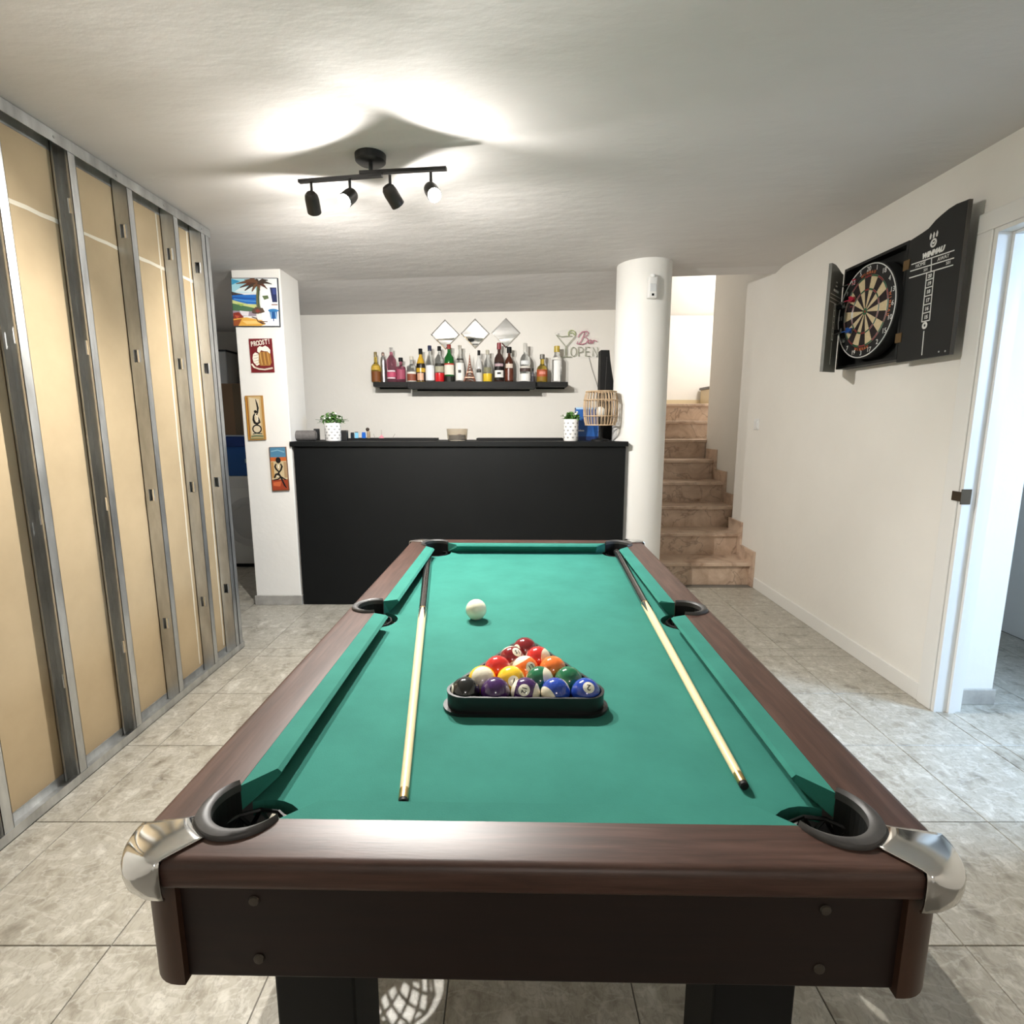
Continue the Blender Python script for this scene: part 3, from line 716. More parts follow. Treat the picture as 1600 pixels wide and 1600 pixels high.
def bar_mat(px0, px1, label):
    x0, x1 = cx_(px0, 4.10), cx_(px1, 4.10)
    o = thing('bar_mat', label, 'mat', ((x0 + x1) / 2, 4.10, CT), 0, 'flat black bar mats'); h = (x1 - x0) / 2
    MB().bbox(-h, h, -.06, .06, 0, .012, bev=.003).build('pad', M_black, o)
    mb = MB()
    for sy in (-1, 1): mb.bbox(-h, h, min(sy * .054, sy * .06), max(sy * .054, sy * .06), .010, .016, bev=.002)
    mb.build('rim', M_black, o)
bar_mat(546, 684, 'flat black mat on the counter left of the glass bowl')
bar_mat(745, 880, 'flat black mat on the counter right of the glass bowl')
# bluetooth-like speaker
x = cx_(480)
sp_ = thing('portable_speaker', 'grey cylindrical portable speaker at the left end of the counter', 'speaker', (x, 3.90, CT), radians(14))
R = .037; mb = MB(); n = 24
def xcyl(pts, mb_, zc): mb_.grid([[(xx, r * cos(2 * pi * i / n), zc + r * sin(2 * pi * i / n)) for i in range(n)] for xx, r in pts], closed=True); return mb_
xcyl([(-.078, .030), (-.074, R), (.074, R), (.078, .030)], mb, R).build('body', noisy('speaker_fabric', [(.3, (.10, .09, .085)), (.7, (.15, .138, .13))], 60, 3, .8), sp_, True)
for s in (-1, 1):
    c = xcyl([(s * .082, .0005), (s * .082, .025), (s * .076, .031), (s * .070, .033)], MB(), R).build('bass_cap', plain(.06, .055, .05, .4), sp_, True)
    xcyl([(s * .083, .0005), (s * .083, .012), (s * .081, .013)], MB(), R).build('emblem', plain(.03, .03, .03, .3), c, True)
MB().bbox(-.05, .05, -.015, .015, .0, .004, bev=.001).build('foot', M_black, sp_)
# two small black boxes (one behind the speaker, one beside the pot)
def small_box(px0, px1, ptop, Y, label, m, cat='box', name='small_box', group=None, depth=.05, zb=CT):
    x0, x1 = cx_(px0, Y), cx_(px1, Y); zt = at_y(500, ptop, Y).z
    o = thing(name, label, cat, ((x0 + x1) / 2, Y, zb), 0, group); h = (x1 - x0) / 2
    MB().bbox(-h, h, -depth / 2, depth / 2, 0, zt - zb, bev=min(.003, h * .3)).build('body', m, o)
    return o, h, zt - zb
o, h, H_ = small_box(491, 499.5, 670, 4.14, 'small black card reader standing behind the portable speaker', M_black, 'device', 'card_reader', depth=.02)
MB().box(-h * .8, h * .8, -.0115, -.0095, H_ * .5, H_ * .92).build('screen', plain(.02, .022, .025, .1), o)
o, h, H_ = small_box(533, 543, 672.5, 4.03, 'black tin standing right of the left plant pot', plain(.012, .012, .012, .45), 'tin', 'black_tin', depth=.045)
MB().bbox(-h * 1.03, h * 1.03, -.0235, .0235, H_ - .012, H_ + .001, bev=.002).build('lid', plain(.03, .028, .026, .4), o)
ON = CT + .0122
def lighter(px0, px1, ptop, col, label, top):
    o, h, H_ = small_box(px0, px1, ptop, 4.10, label, col, 'lighter', 'lighter', 'lighters on the counter', .014, ON)
    MB().bbox(-h * .9, h * .9, -.006, .006, H_, H_ + .008, bev=.001).build('cap', top, o)
lighter(548, 553.5, 677.5, plain(.012, .02, .03, .3), 'dark slim lighter left of the pale blue one', M_black)
lighter(554.5, 560, 676, plain(.20, .52, .75, .3), 'pale blue lighter in the row of lighters', M_steel)
lighter(565.5, 571.5, 677, plain(.01, .11, .48, .3), 'bright blue lighter in the row of lighters', plain(.01, .11, .48, .3))
x = cx_(576, 4.10)
bo = thing('bottle_opener', 'tan handled corkscrew with a dark knob beside the blue lighter', 'corkscrew', (x, 4.10, ON))
MB().lathe([(.010, 0), (.012, .01), (.012, .045), (.008, .055)], n=16).build('handle', plain(.30, .22, .14, .5), bo, True)
MB().sphere((-.006, 0, .066), .014, 12, 8).build('knob', plain(.03, .018, .012, .4), bo, True)
x = cx_(596, 4.10)
fu = thing('cocktail_funnel', 'small pink upturned funnel standing on the left mat', 'funnel', (x, 4.10, ON))
MB().lathe([(.020, 0), (.019, .008), (.008, .018), (.0028, .026)], n=20).build('cone', plain(.62, .22, .27, .4), fu, True)
MB().cyl((0, 0, .025), (.001, 0, .062), .0028, .0018, 8).build('spout', plain(.35, .30, .28, .4), fu, True)
for px, l_, nm in ((584.5, -.010, 'thin drinking straw left of the pink funnel'), (615, .016, 'thin drinking straw leaning right of the pink funnel')):
    x = cx_(px, 4.10); s_ = thing('drinking_straw', nm, 'straw', (x, 4.10, ON), 0, 'loose straws on the mat')
    MB().cyl((-l_ * .6, 0, .001), (l_ * .6, .01, .034), .0016, n=6).build('tube', plain(.25, .23, .21, .5), s_)
# glass bowl
x = cx_(714.5, 3.98)
gb = thing('glass_bowl', 'straight sided smoked glass bowl in the middle of the counter', 'bowl', (x, 3.98, CT))
gw = mat('smoked_glass', (.80, .73, .62), .05, trans=.85, ior=1.3)
MB().lathe([(.0005, .0), (.066, 0), (.070, .01), (.0775, .085), (.0745, .085), (.067, .012), (.0005, .010)], n=40, caps=False).build('bowl', gw, gb, True)
c = MB().lathe([(.0005, .0105), (.060, .0105), (.064, .042), (.0005, .040)], n=32, caps=False).build('filling', plain(.36, .27, .20, .7), gb, True)
MB().sphere((.018, -.03, .038), .018, 14, 8, .6).sphere((.035, -.02, .036), .013, 12, 8, .6).build('red_sweets', plain(.35, .05, .035, .4), c, True)
# plant pots
def plant(px, Y, label, wpx, ptop, seed, grown):
    rnd = random.Random(seed); x = cx_(px, Y); k = at_y(500, 680, Y).y / F_PX * .99
    r = wpx * k / 2; h = at_y(500, ptop, Y).z - CT
    o = thing('potted_plant', label, 'plant', (x, Y, CT), 0, 'potted plants on the counter')
    pot = MB().lathe([(.0005, 0), (r * .93, 0), (r, h * .06), (r, h * .94), (r * .98, h), (r * .90, h), (r * .88, h * .85), (.0005, h * .85)], n=32, caps=False).build('pot', mat('white_ceramic', (.84, .83, .81), .25), o, True)
    mb = MB()
    for row in range(5):
        for i in range(9):
            a = 2 * pi * (i + .5 * (row % 2)) / 9; z = h * (.16 + .165 * row); rr = r * 1.004; da = .17; dz = h * .055
            pts = [(a - da, z), (a - da * .5, z + dz * .8), (a, z + dz * .35), (a + da * .5, z + dz * .8), (a + da, z), (a, z - dz)]
            mb.add([(rr * cos(q), rr * sin(q), zz) for q, zz in pts] + [(r * .99 * cos(q), r * .99 * sin(q), zz) for q, zz in pts], [tuple(range(6)), (0, 1, 7, 6), (1, 2, 8, 7), (2, 3, 9, 8), (3, 4, 10, 9), (4, 5, 11, 10), (5, 0, 6, 11)])
    mb.build('printed_motifs', plain(.30, .30, .29, .4), pot)
    MB().lathe([(.0005, h * .90), (r * .88, h * .90), (r * .88, h * .86)], n=20, caps=False).build('soil', plain(.03, .02, .012, .9), o)
    mb = MB()
    for i in range(190):
        a = rnd.uniform(0, 2 * pi); el = rnd.uniform(.15, 1.5); d = grown * rnd.uniform(.45, 1.0)
        c = Vector((cos(a) * cos(el) * d * 1.05, sin(a) * cos(el) * d * .8, h * .92 + sin(el) * d * 1.0)); s_ = rnd.uniform(.012, .022)
        u = Vector((rnd.uniform(-1, 1), rnd.uniform(-1, 1), rnd.uniform(-.3, .8))).normalized(); v = u.cross(Vector((rnd.uniform(-1, 1), rnd.uniform(-1, 1), 1))).normalized()
        mb.add([c - u * s_, c + v * s_ * .45, c + u * s_, c - v * s_ * .45], [(0, 1, 2, 3)])
    mb.build('foliage', noisy('plant_green', [(.3, (.03, .11, .015)), (.7, (.12, .26, .06))], 60, 2, .6), o, fix=False)
    mb = MB()
    for i in range(12):
        a = rnd.uniform(0, 2 * pi); e = Vector((cos(a) * grown * rnd.uniform(.9, 1.45), sin(a) * grown * .8, h + rnd.uniform(-.0, .9) * grown * .6))
        b0_ = Vector((0, 0, h * .88)); m_ = (b0_ + e) / 2 + Vector((0, 0, .015)); mb.tube([b0_, m_, e], .0012, 4)
    mb.build('stems', plain(.10, .15, .06, .7), o)
    mb = MB()
    for i in range(7):
        a = rnd.uniform(0, 2 * pi); mb.sphere((cos(a) * grown * .7, sin(a) * grown * .55 - .006, h + rnd.uniform(.3, .85) * grown), .0075, 8, 5)
    mb.build('blossoms', plain(.78, .80, .72, .6), o)
plant(520.5, 3.93, 'white patterned pot with a bushy plant at the left of the counter', 24.5, 661, 3, .088)
plant(892, 3.93, 'white patterned pot with a small plant beside the blue carton', 23, 655, 5, .062)
# blue carton
x0, x1 = cx_(899, 4.06), cx_(936.5, 4.06); zt = at_y(900, 637, 4.06).z
bl = thing('blue_carton', 'blue cardboard carton standing behind the rattan lamp', 'box', ((x0 + x1) / 2, 4.09, CT)); h = (x1 - x0) / 2
MB().bbox(-h, h, -.045, .045, 0, zt - CT, bev=.002).build('carton', noisy('carton_blue', [(.3, (.010, .085, .33)), (.7, (.016, .11, .40))], 4, 3, .4), bl)
MB().box(-h * .98, h * .98, -.047, -.044, .0, .028).build('dark_band', plain(.008, .03, .13, .4), bl)
MB().box(-h, h, -.046, .046, zt - CT - .012, zt - CT + .001).build('pale_top_edge', plain(.35, .55, .80, .4), bl)
MB().box(h - .012, h - .006, -.0465, -.044, .0, (zt - CT) * .45).build('pale_stripe', plain(.32, .42, .75, .4), bl)
# small row of white letters on the carton, too coarse in the picture to read: short upright strokes
mb = MB()
for i in range(7): mb.box(-h * .95 + i * .0085, -h * .95 + i * .0085 + .006, -.0465, -.044, (zt - CT) * .275, (zt - CT) * .275 + (.013 if i in (0, 3) else .010))
mb.build('lettering', M_print, bl)
# rattan lamp
xc = cx_(937.5, 3.85); zl0 = at_y(937, 664, 3.85).z; zl1 = at_y(937, 612, 3.85).z
rl = thing('rattan_lamp', 'table lamp with a barrel shaped rattan cage shade on the counter', 'lamp', (xc, 3.85, CT)); hl = zl1 - zl0; b0 = zl0 - CT
rat = noisy('rattan', [(.3, (.42, .29, .17)), (.7, (.60, .45, .30))], 20, 4, .6)
def rad(t_): return .118 * (.80 + .20 * sin(pi * min(1, max(0, .04 + .92 * t_))) ** .55)
mb = MB()
for i in range(30):
    a = 2 * pi * i / 30; mb.tube([(rad(t_) * cos(a), rad(t_) * sin(a), b0 + hl * t_) for t_ in [k / 10 for k in range(11)]] + [(rad(1) * .55 * cos(a), rad(1) * .55 * sin(a), b0 + hl * 1.0)], .0033, 5)
mb.build('slats', rat, rl, True)
for t_, rr in ((0, .0042), (.27, .0036), (.75, .0036), (1.0, .0045)):
    MB().tube([(rad(t_) * 1.02 * cos(2 * pi * i / 36), rad(t_) * 1.02 * sin(2 * pi * i / 36), b0 + hl * t_) for i in range(36)], rr, 6, True).build('hoop', rat, rl, True)
MB().lathe([(.0005, 0), (.062, 0), (.062, .012), (.012, .022), (.010, b0 + .02)], n=24).build('base', M_black, rl, True)
MB().lathe([(.016, b0), (.016, b0 + .05), (.012, b0 + .055)], n=16).build('socket', M_black, rl, True)
MB().sphere((0, 0, b0 + .09), .032, 16, 10, 1.15).build('bulb', mat('white_bulb', (.75, .73, .68), .4), rl, True)
# tall black case leaning behind the lamp
x0, x1 = at_y(940, 600, 4.2).x, at_y(958.5, 600, 4.2).x; zt = at_y(945, 545, 4.2).z
bk = thing('tall_black_case', 'tall narrow black case standing upright beside the column', 'case', ((x0 + x1) / 2, 4.33, 0)); h = (x1 - x0) / 2
MB().prism([(-h, 0), (h * 1.1, 0), (h * 1.1, zt - .25), (h * .45, zt), (-h, zt)], -.06, .06, lambda a, b, c: (a, c, b)).build('body', M_black, bk)
MB().prism([(h * 1.1, zt - .9), (h * 1.75, zt - .9), (h * 1.75, zt - .30), (h * 1.15, zt - .17), (h * .55, zt - .02), (h * .45, zt - .02)], -.03, .05, lambda a, b, c: (a, c, b)).build('side_flap', plain(.02, .02, .02, .5), bk)
MB().prism([(-h * .5, zt - .75), (-h * .35, zt - .75), (h * .1, zt - .05), (-h * .0, zt - .05)], -.0625, -.058, lambda a, b, c: (a, c, b)).build('seam', plain(.035, .033, .032, .4), bk)

# ================================================================== shelves, bottles, mirrors, neon sign on the back wall
SZ = at_y(700, 597.5, 4.72).z
def shelf(px0, px1, y0, th, label, dz=0):
    x0, x1 = at_y(px0, 600, y0).x, at_y(px1, 600, y0).x
    o = thing('wall_shelf', label, 'shelf', ((x0 + x1) / 2, 4.85, SZ - th + dz), 0, 'black bottle shelves'); h = (x1 - x0) / 2
    MB().bbox(-h, h, y0 - 4.85, -.001, 0, th, bev=.0015).build('board', M_black, o)
    MB().box(-h * .92, h * .92, -.012, -.0008, -.012, 0).build('bracket', M_black, o)
shelf(583, 636.5, 4.66, .036, 'short black shelf at the left end of the bottle row')
shelf(636.5, 837, 4.61, .052, 'long thick black shelf carrying most of the bottles')
shelf(837, 887.5, 4.66, .036, 'short black shelf at the right end of the bottle row')
KP = 4.72 / 1.0255 / F_PX
def tinted(c, tr=.9, rough=.04):
    return mat('tinted_%d_%d_%d_%d' % (c[0] * 999, c[1] * 999, c[2] * 999, tr * 100), c, rough, trans=tr, ior=1.42)
def bottle(px, top, wpx, label, shape, glass, cap, capm, bands=(), neck=None, name='bottle', cat='bottle', caph=.14, liquid=None):
    x = (px - 800) * KP; H = (597.5 - top) * KP * 1.0; R = wpx * KP / 2 * 1.04
    o = thing(name, label, cat, (x, 4.725, SZ), 0, 'bottles on the wall shelves')
    rn = neck if neck else R * .33
    S = {'round': [(0, .0), (.94, 0), (1, .02), (1, .55), (.92, .62), (.62, .69), (.0, .74)], 'square': [(0, 0), (.97, 0), (1, .015), (1, .58), (.93, .63), (.5, .66), (0, .70)],
         'tall': [(0, 0), (.96, 0), (1, .02), (1, .60), (.96, .66), (.55, .74), (0, .80)], 'slope': [(0, 0), (.95, 0), (1, .02), (1, .42), (.9, .54), (.62, .68), (0, .78)], 'squat': [(0, 0), (.95, 0), (1, .02), (1, .48), (.85, .56), (.45, .62), (0, .68)]}[shape]
    prof = [(max(.0004, (r * R) if r > 0 else (.0004 if i == 0 else rn)), z * H) for i, (r, z) in enumerate(S)]
    prof = [(max(r, rn) if i > 0 else r, z) for i, (r, z) in enumerate(prof)] + [(rn * .98, H * (1 - caph)), (.0004, H * (1 - caph))]
    body = MB().lathe(prof, n=24, caps=False).build('glass', glass, o, True)
    if capm: MB().lathe([(.0004, H * (1 - caph) + .0004), (rn * cap, H * (1 - caph) + .0004), (rn * cap, H - .002), (rn * cap * .9, H), (.0004, H)], n=16, caps=False).build('cap', capm, o, True)
    for (z0, z1, m, wrap) in bands:
        n = 16; aw = pi * wrap; rows = []
        def rr(z):
            for (r0, za), (r1, zb) in zip(prof[1:], prof[2:]):
                if za <= z <= zb and zb > za: return r0 + (r1 - r0) * (z - za) / (zb - za)
            return R
        zz = [z0 * H + (z1 - z0) * H * k / 4 for k in range(5)]
        rows = [[((rr(z) + .0008) * sin(-aw + 2 * aw * i / n), -(rr(z) + .0008) * cos(-aw + 2 * aw * i / n), z) for i in range(n + 1)] for z in zz]
        rows = rows + [[(x_ * .985, y_ * .985, z_) for x_, y_, z_ in r_] for r_ in rows[::-1]]
        MB().grid(rows + [rows[0]]).build('label', m, body)
    if liquid:
        z1, m = liquid; MB().lathe([(.0004, .006)] + [(max(.0004, r * 1.012), z * 1.0 + .002) for r, z in prof[1:] if z < z1 * H] + [(R * 1.012, z1 * H), (R * .9, z1 * H)], n=24, caps=False).build('liquid', m, body, True)
    return o
CL = mat('bottle_glass', (.86, .89, .89), .03, trans=.92, ior=1.35)
P = paint
amber = tinted((.55, .22, .03)); gold = tinted((.75, .55, .10)); pink = tinted((.80, .28, .40)); pink2 = tinted((.72, .22, .34)); redl = plain(.60, .015, .02, .25); green = tinted((.02, .24, .04), .6); dark = plain(.010, .008, .008, .12)
bottle(588, 551.5, 14, 'amber whisky bottle with tall clear neck at the far left of the shelf', 'squat', gold, 1.05, P('8a7a52', .3), [(.02, .36, P('7a4416'), .5), (.40, .60, P('c9a43a'), .45)], caph=.16)
bottle(612.5, 544.8, 14.5, 'tall pink gin bottle with clear stopper', 'tall', pink, 1.2, tinted((.85, .85, .86)), [(.10, .14, P('e6c9d2'), .3), (.30, .34, P('f0dde3'), .3), (.15, .29, P('c04d6c'), .4)], caph=.13)
bottle(627, 560, 14, 'shorter pink bottle with black cap', 'square', pink2, 1.5, M_black, [(.12, .52, P('a54a63'), .35)], caph=.16, neck=.0125)
bottle(643.6, 558, 14, 'clear liqueur bottle with a patterned white label', 'square', CL, 1.3, P('cfcabd', .3), [(.05, .32, P('8c4a33'), .55), (.32, .40, P('e7e2d8'), .55), (.02, .06, P('e7e2d8'), .55)], caph=.14)
bottle(658, 546.5, 14, 'gold liqueur bottle with black shoulder and cap', 'slope', P('c9a02c', .25), 1.25, M_black, [(.42, .56, P('191108', .3), .95), (.03, .30, P('2a120a', .3), .6), (.06, .27, P('d9a98c', .4), .22)], caph=.17)
bottle(672.3, 542, 13.5, 'clear vodka bottle with dark blue cap', 'slope', CL, 1.3, P('232846', .3), [(.05, .46, P('e9ecf0', .3), .45)], caph=.15)
bottle(687.2, 543, 13.5, 'clear bottle holding bright red liqueur', 'tall', CL, 1.25, M_black, [(.45, .52, P('2c2a22'), .6), (.28, .44, P('a9a58e'), .5)], caph=.13, liquid=(.26, redl))
bottle(702.3, 540.6, 14.5, 'green bottle with red and white label', 'tall', green, 1.25, P('8d2f2a', .4), [(.20, .46, P('e3ddcf'), .6), (.46, .50, P('b03028'), .6), (.02, .16, P('14160f'), .9)], caph=.12)
bottle(719, 541.5, 13.5, 'tall clear bottle with a black neck ring and white label', 'slope', tinted((.90, .90, .88)), 1.1, tinted((.8, .78, .72)), [(.05, .52, P('e8e6e0'), .42), (.60, .64, P('2b2622'), .97), (.25, .33, P('3c3a38'), .1)], caph=.10, neck=.014)
bottle(748.6, 549, 11, 'white glazed bottle with black print and a steel pourer', 'slope', mat('white_bottle', (.80, .80, .78), .15, trans=.25), 1.2, M_black, [(.30, .40, P('3a3835'), .22), (.36, .42, P('55504a'), .12)], caph=.16)
bottle(762, 548.5, 13.5, 'clear bottle half full of yellow liqueur', 'slope', CL, 1.25, P('b5b0a0', .3), [(.30, .46, P('7d7a5e'), .3)], caph=.14, liquid=(.27, plain(.72, .50, .03, .25)))
bottle(780, 537.8, 15, 'dark rum bottle with dark red cap and white label', 'round', tinted((.10, .05, .04), .6), 1.3, P('7d1f28', .35), [(.05, .50, dark, .95), (.12, .30, P('ecebe6'), .32), (.20, .25, M_black, .12), (.40, .47, P('b49aa0'), .3)], caph=.17)
bottle(795.7, 544, 13, 'brown liqueur bottle with round black stopper', 'round', P('4a2415', .2), 1.7, M_black, [(.05, .38, P('5c2d1d', .3), .8), (.40, .52, P('d5c6b8'), .3)], caph=.17)
bottle(820.5, 538.4, 16, 'tall clear bottle with brown band and white label on the right', 'round', CL, 1.15, P('c7c5bf', .25), [(.03, .22, P('f0efec'), .42), (.27, .36, P('4a3a36'), .6), (.36, .41, P('d9d4cc'), .6), (.45, .55, P('d8dadb'), .3)], caph=.22)
bottle(832.6, 576, 5.5, 'miniature dark bottle standing between two large bottles', 'round', tinted((.25, .25, .27), .5), 1.3, M_black, [(.08, .45, P('33323a'), .6)], caph=.2)
bottle(847, 555, 16, 'squat amber brandy bottle with grey cap', 'squat', gold, 1.2, P('6d6a62', .3), [(.04, .20, P('8a6a14'), .6), (.20, .45, P('a8502c'), .5), (.28, .38, P('d98a7a'), .2)], caph=.17, neck=.017)
bottle(869.6, 542.6, 15, 'clear bottle with wide gold stopper at the far right of the shelf', 'tall', tinted((.88, .89, .90)), 1.15, P('b79f3a', .35), [(.03, .60, P('f3f3f1'), .22), (.62, .68, P('e4e2dc'), .7)], caph=.17, neck=.021)
# cocktail shaker, tower figure, pourers
x = (599.8 - 800) * KP; H = (597.5 - 552) * KP
sh = thing('cocktail_shaker', 'slim steel cocktail shaker between the whisky and the pink gin', 'shaker', (x, 4.725, SZ))
MB().lathe([(.0004, 0), (.020, 0), (.024, H * .60), (.023, H * .72)], n=24).build('beaker', M_steel, sh, True)
c = MB().lathe([(.0235, H * .72), (.020, H * .82), (.011, H * .87), (.011, H * .9)], n=24).build('strainer', M_steel, sh, True)
MB().lathe([(.012, H * .885), (.0125, H * .98), (.010, H)], n=16).build('lid', plain(.32, .22, .18, .3, metal=.6), sh, True)
x = (734.2 - 800) * KP; H = (597.5 - 553) * KP
ef = thing('tower_figurine', 'copper coloured lattice tower figurine among the bottles', 'figurine', (x, 4.725, SZ)); cop = mat('copper', (.36, .17, .12), .4, .7)
def tw(t_): return .046 * (1 - t_) ** 2.1 + .0028
for sx in (-1, 1):
    for sy in (-1, 1):
        pts = [(sx * tw(t_), sy * tw(t_), t_ * H * .92) for t_ in [k / 10 for k in range(11)]]
        MB().tube(pts, [.0075 * (1 - k / 13) for k in range(11)], 5).build('pylon', cop, ef)
for t_ in (.16, .36):
    w_ = tw(t_) + .005; MB().box(-w_, w_, -w_, w_, t_ * H * .92, t_ * H * .92 + .006).build('platform', cop, ef)
mb = MB()
for k in range(9):
    t0_, t1_ = k / 10, (k + 1) / 10
    for sy in (-1, 1):
        mb.cyl((-tw(t0_), sy * tw(t0_), t0_ * H * .92), (tw(t1_), sy * tw(t1_), t1_ * H * .92), .0018, n=4).cyl((tw(t0_), sy * tw(t0_), t0_ * H * .92), (-tw(t1_), sy * tw(t1_), t1_ * H * .92), .0018, n=4)
mb.build('lattice', cop, ef)
MB().cyl((0, 0, H * .9), (0, 0, H), .0028, .0008, 6).build('mast', cop, ef)
for px, cy_, lb in ((695.8, 523, 'diamond shaped mirror tile on the left of three'), (742.5, 521.5, 'diamond shaped mirror tile in the middle of three'), (790.5, 520.5, 'diamond shaped mirror tile on the right of three')):
    c = at_y(px, cy_, 4.848); r = 22.8 * 4.66 / F_PX
    o = thing('mirror_tile', lb, 'mirror', (c.x, 4.85, c.z), 0, 'diamond mirrors above the bottles')
    tl = radians(-.5)
    d = [(r * cos(k * pi / 2), r * sin(k * pi / 2) * 1.0) for k in range(4)]
    MB().prism(d, -.001, -.004, lambda a, b, w_: (a, w_, b)).build('backing', plain(.25, .25, .25, .5), o)
    d2 = [(a * .985, b * .985) for a, b in d]
    gl = MB().add([(a, -.0055 + b * sin(tl), b) for a, b in d] + [(a * .9, -.0075 + b * sin(tl), b * .9) for a, b in d], [(0, 1, 5, 4), (1, 2, 6, 5), (2, 3, 7, 6), (3, 0, 4, 7), (4, 5, 6, 7), (3, 2, 1, 0)])
    gl.build('glass', M_mirror, o)
# neon sign (unlit)
ns = thing('neon_sign', 'unlit neon sign with a cocktail glass and the words Bar OPEN', 'sign', (0, 0, 0))
NY = 4.825
def npt(px, py, y=NY): return at_y(px, py, y)
tubeg = mat('neon_pale', (.36, .38, .29), .35); tubel = mat('neon_lime', (.38, .46, .18), .35); tubep = mat('neon_pink', (.52, .13, .23), .35)
def npath(pts, m, nm, r=.0036, close=False):
    p = [npt(a, b) for a, b in pts]
    # round the corners a little
    q = []
    for i, a in enumerate(p):
        q.append(a)
    return MB().tube(q, r, 7, close).build(nm, m, ns, True)
npath([(869, 523.5), (883.5, 541), (883.5, 557)], tubeg, 'glass_tube'); npath([(899, 525), (885.5, 541), (885.5, 557)], tubeg, 'glass_tube')
npath([(869, 523.5), (878, 526), (888, 525), (894, 525)], tubeg, 'glass_tube'); npath([(877, 557.5), (893, 557.5)], tubeg, 'glass_tube')
npath([(890 + 5.5 * cos(a) + 3.5, 520.5 + 5.5 * sin(a) + 1) for a in [pi * .75 + 1.35 * pi * i / 12 for i in range(13)]], tubel, 'lime_tube')
npath([(890, 521), (894, 519.5), (898.5, 524)], tubel, 'lime_tube')
# script word: B, a, r
npath([(903, 527), (905.5, 522.5), (910, 518.5), (914.5, 517.5), (912, 524), (908.5, 532), (904.5, 538), (901.5, 537), (902.5, 533.5)], tubep, 'script_letter')
npath([(911, 518.5), (917, 517.5), (919.5, 520), (917.5, 524), (912, 527), (917, 528), (918.5, 532), (915, 536.5), (909, 538), (905, 537)], tubep, 'script_letter')
npath([(923.5, 531), (920.5, 531.5), (918.8, 535), (920, 537), (922.5, 535.5), (924, 531.5), (923.8, 537)], tubep, 'script_letter')
npath([(926, 537), (927, 531.5), (926.8, 533), (929, 531.5), (930.5, 533), (933, 533.5)], tubep, 'script_letter')
for k, ch in enumerate('OPEN'):
    x0 = 891.5 + k * 11.2; w_ = 9; y0, y1 = 542.5, 556.5
    if ch == 'O': npath([(x0 + w_ / 2 + w_ / 2 * cos(2 * pi * i / 20), (y0 + y1) / 2 + 7 * sin(2 * pi * i / 20)) for i in range(20)], tubeg, 'letter', close=True)
    if ch == 'P': npath([(x0 + 1, y1), (x0 + 1, y0), (x0 + 6, y0), (x0 + 8.5, y0 + 3), (x0 + 8, y0 + 6.5), (x0 + 5, y0 + 8), (x0 + 1, y0 + 8)], tubeg, 'letter')
    if ch == 'E':
        npath([(x0 + 8, y0), (x0 + 1, y0), (x0 + 1, y1), (x0 + 8, y1)], tubeg, 'letter'); npath([(x0 + 1, (y0 + y1) / 2), (x0 + 7, (y0 + y1) / 2)], tubeg, 'letter')
    if ch == 'N': npath([(x0 + 1, y1), (x0 + 1, y0), (x0 + 8.5, y1), (x0 + 8.5, y0)], tubeg, 'letter')
outl = [(866, 520), (889, 514), (899, 514), (906, 517), (918, 513), (923, 520), (922, 527), (936, 529), (937, 560), (874, 560.5), (874, 554), (881, 553), (881, 543)]
mb = MB(); a_ = [npt(x_, y_, 4.840) for x_, y_ in outl]; b_ = [Vector((p.x, 4.844, p.z)) for p in a_]; n = len(a_)
mb.add(a_ + b_, [tuple(range(n)), tuple(range(2 * n - 1, n - 1, -1))] + [(i, (i + 1) % n, n + (i + 1) % n, n + i) for i in range(n)])
acr = mat('clear_acrylic', (.9, .92, .92), .05); acr.node_tree.nodes['Principled BSDF'].inputs['Alpha'].default_value = .03
mb.build('acrylic_back', acr, ns)
mb = MB()
for q in ((872, 522), (884, 556), (932, 557), (915, 519)):
    p = npt(*q, 4.84); mb.cyl((p.x, 4.822, p.z), (p.x, 4.849, p.z), .004, n=8)
mb.build('standoffs', M_steel, ns)
c0_, c1_ = at_y(920.5, 559, 4.843), at_y(936, 612, 4.835)
cab = MB().tube([c0_, c0_.lerp(c1_, .35) + Vector((-.004, 0, 0)), c0_.lerp(c1_, .7), c1_, Vector((c1_.x + .01, 4.83, 1.25)), Vector((c1_.x + .012, 4.83, .9))], .0028, 6).build('cable', plain(.30, .29, .27, .5), ns)

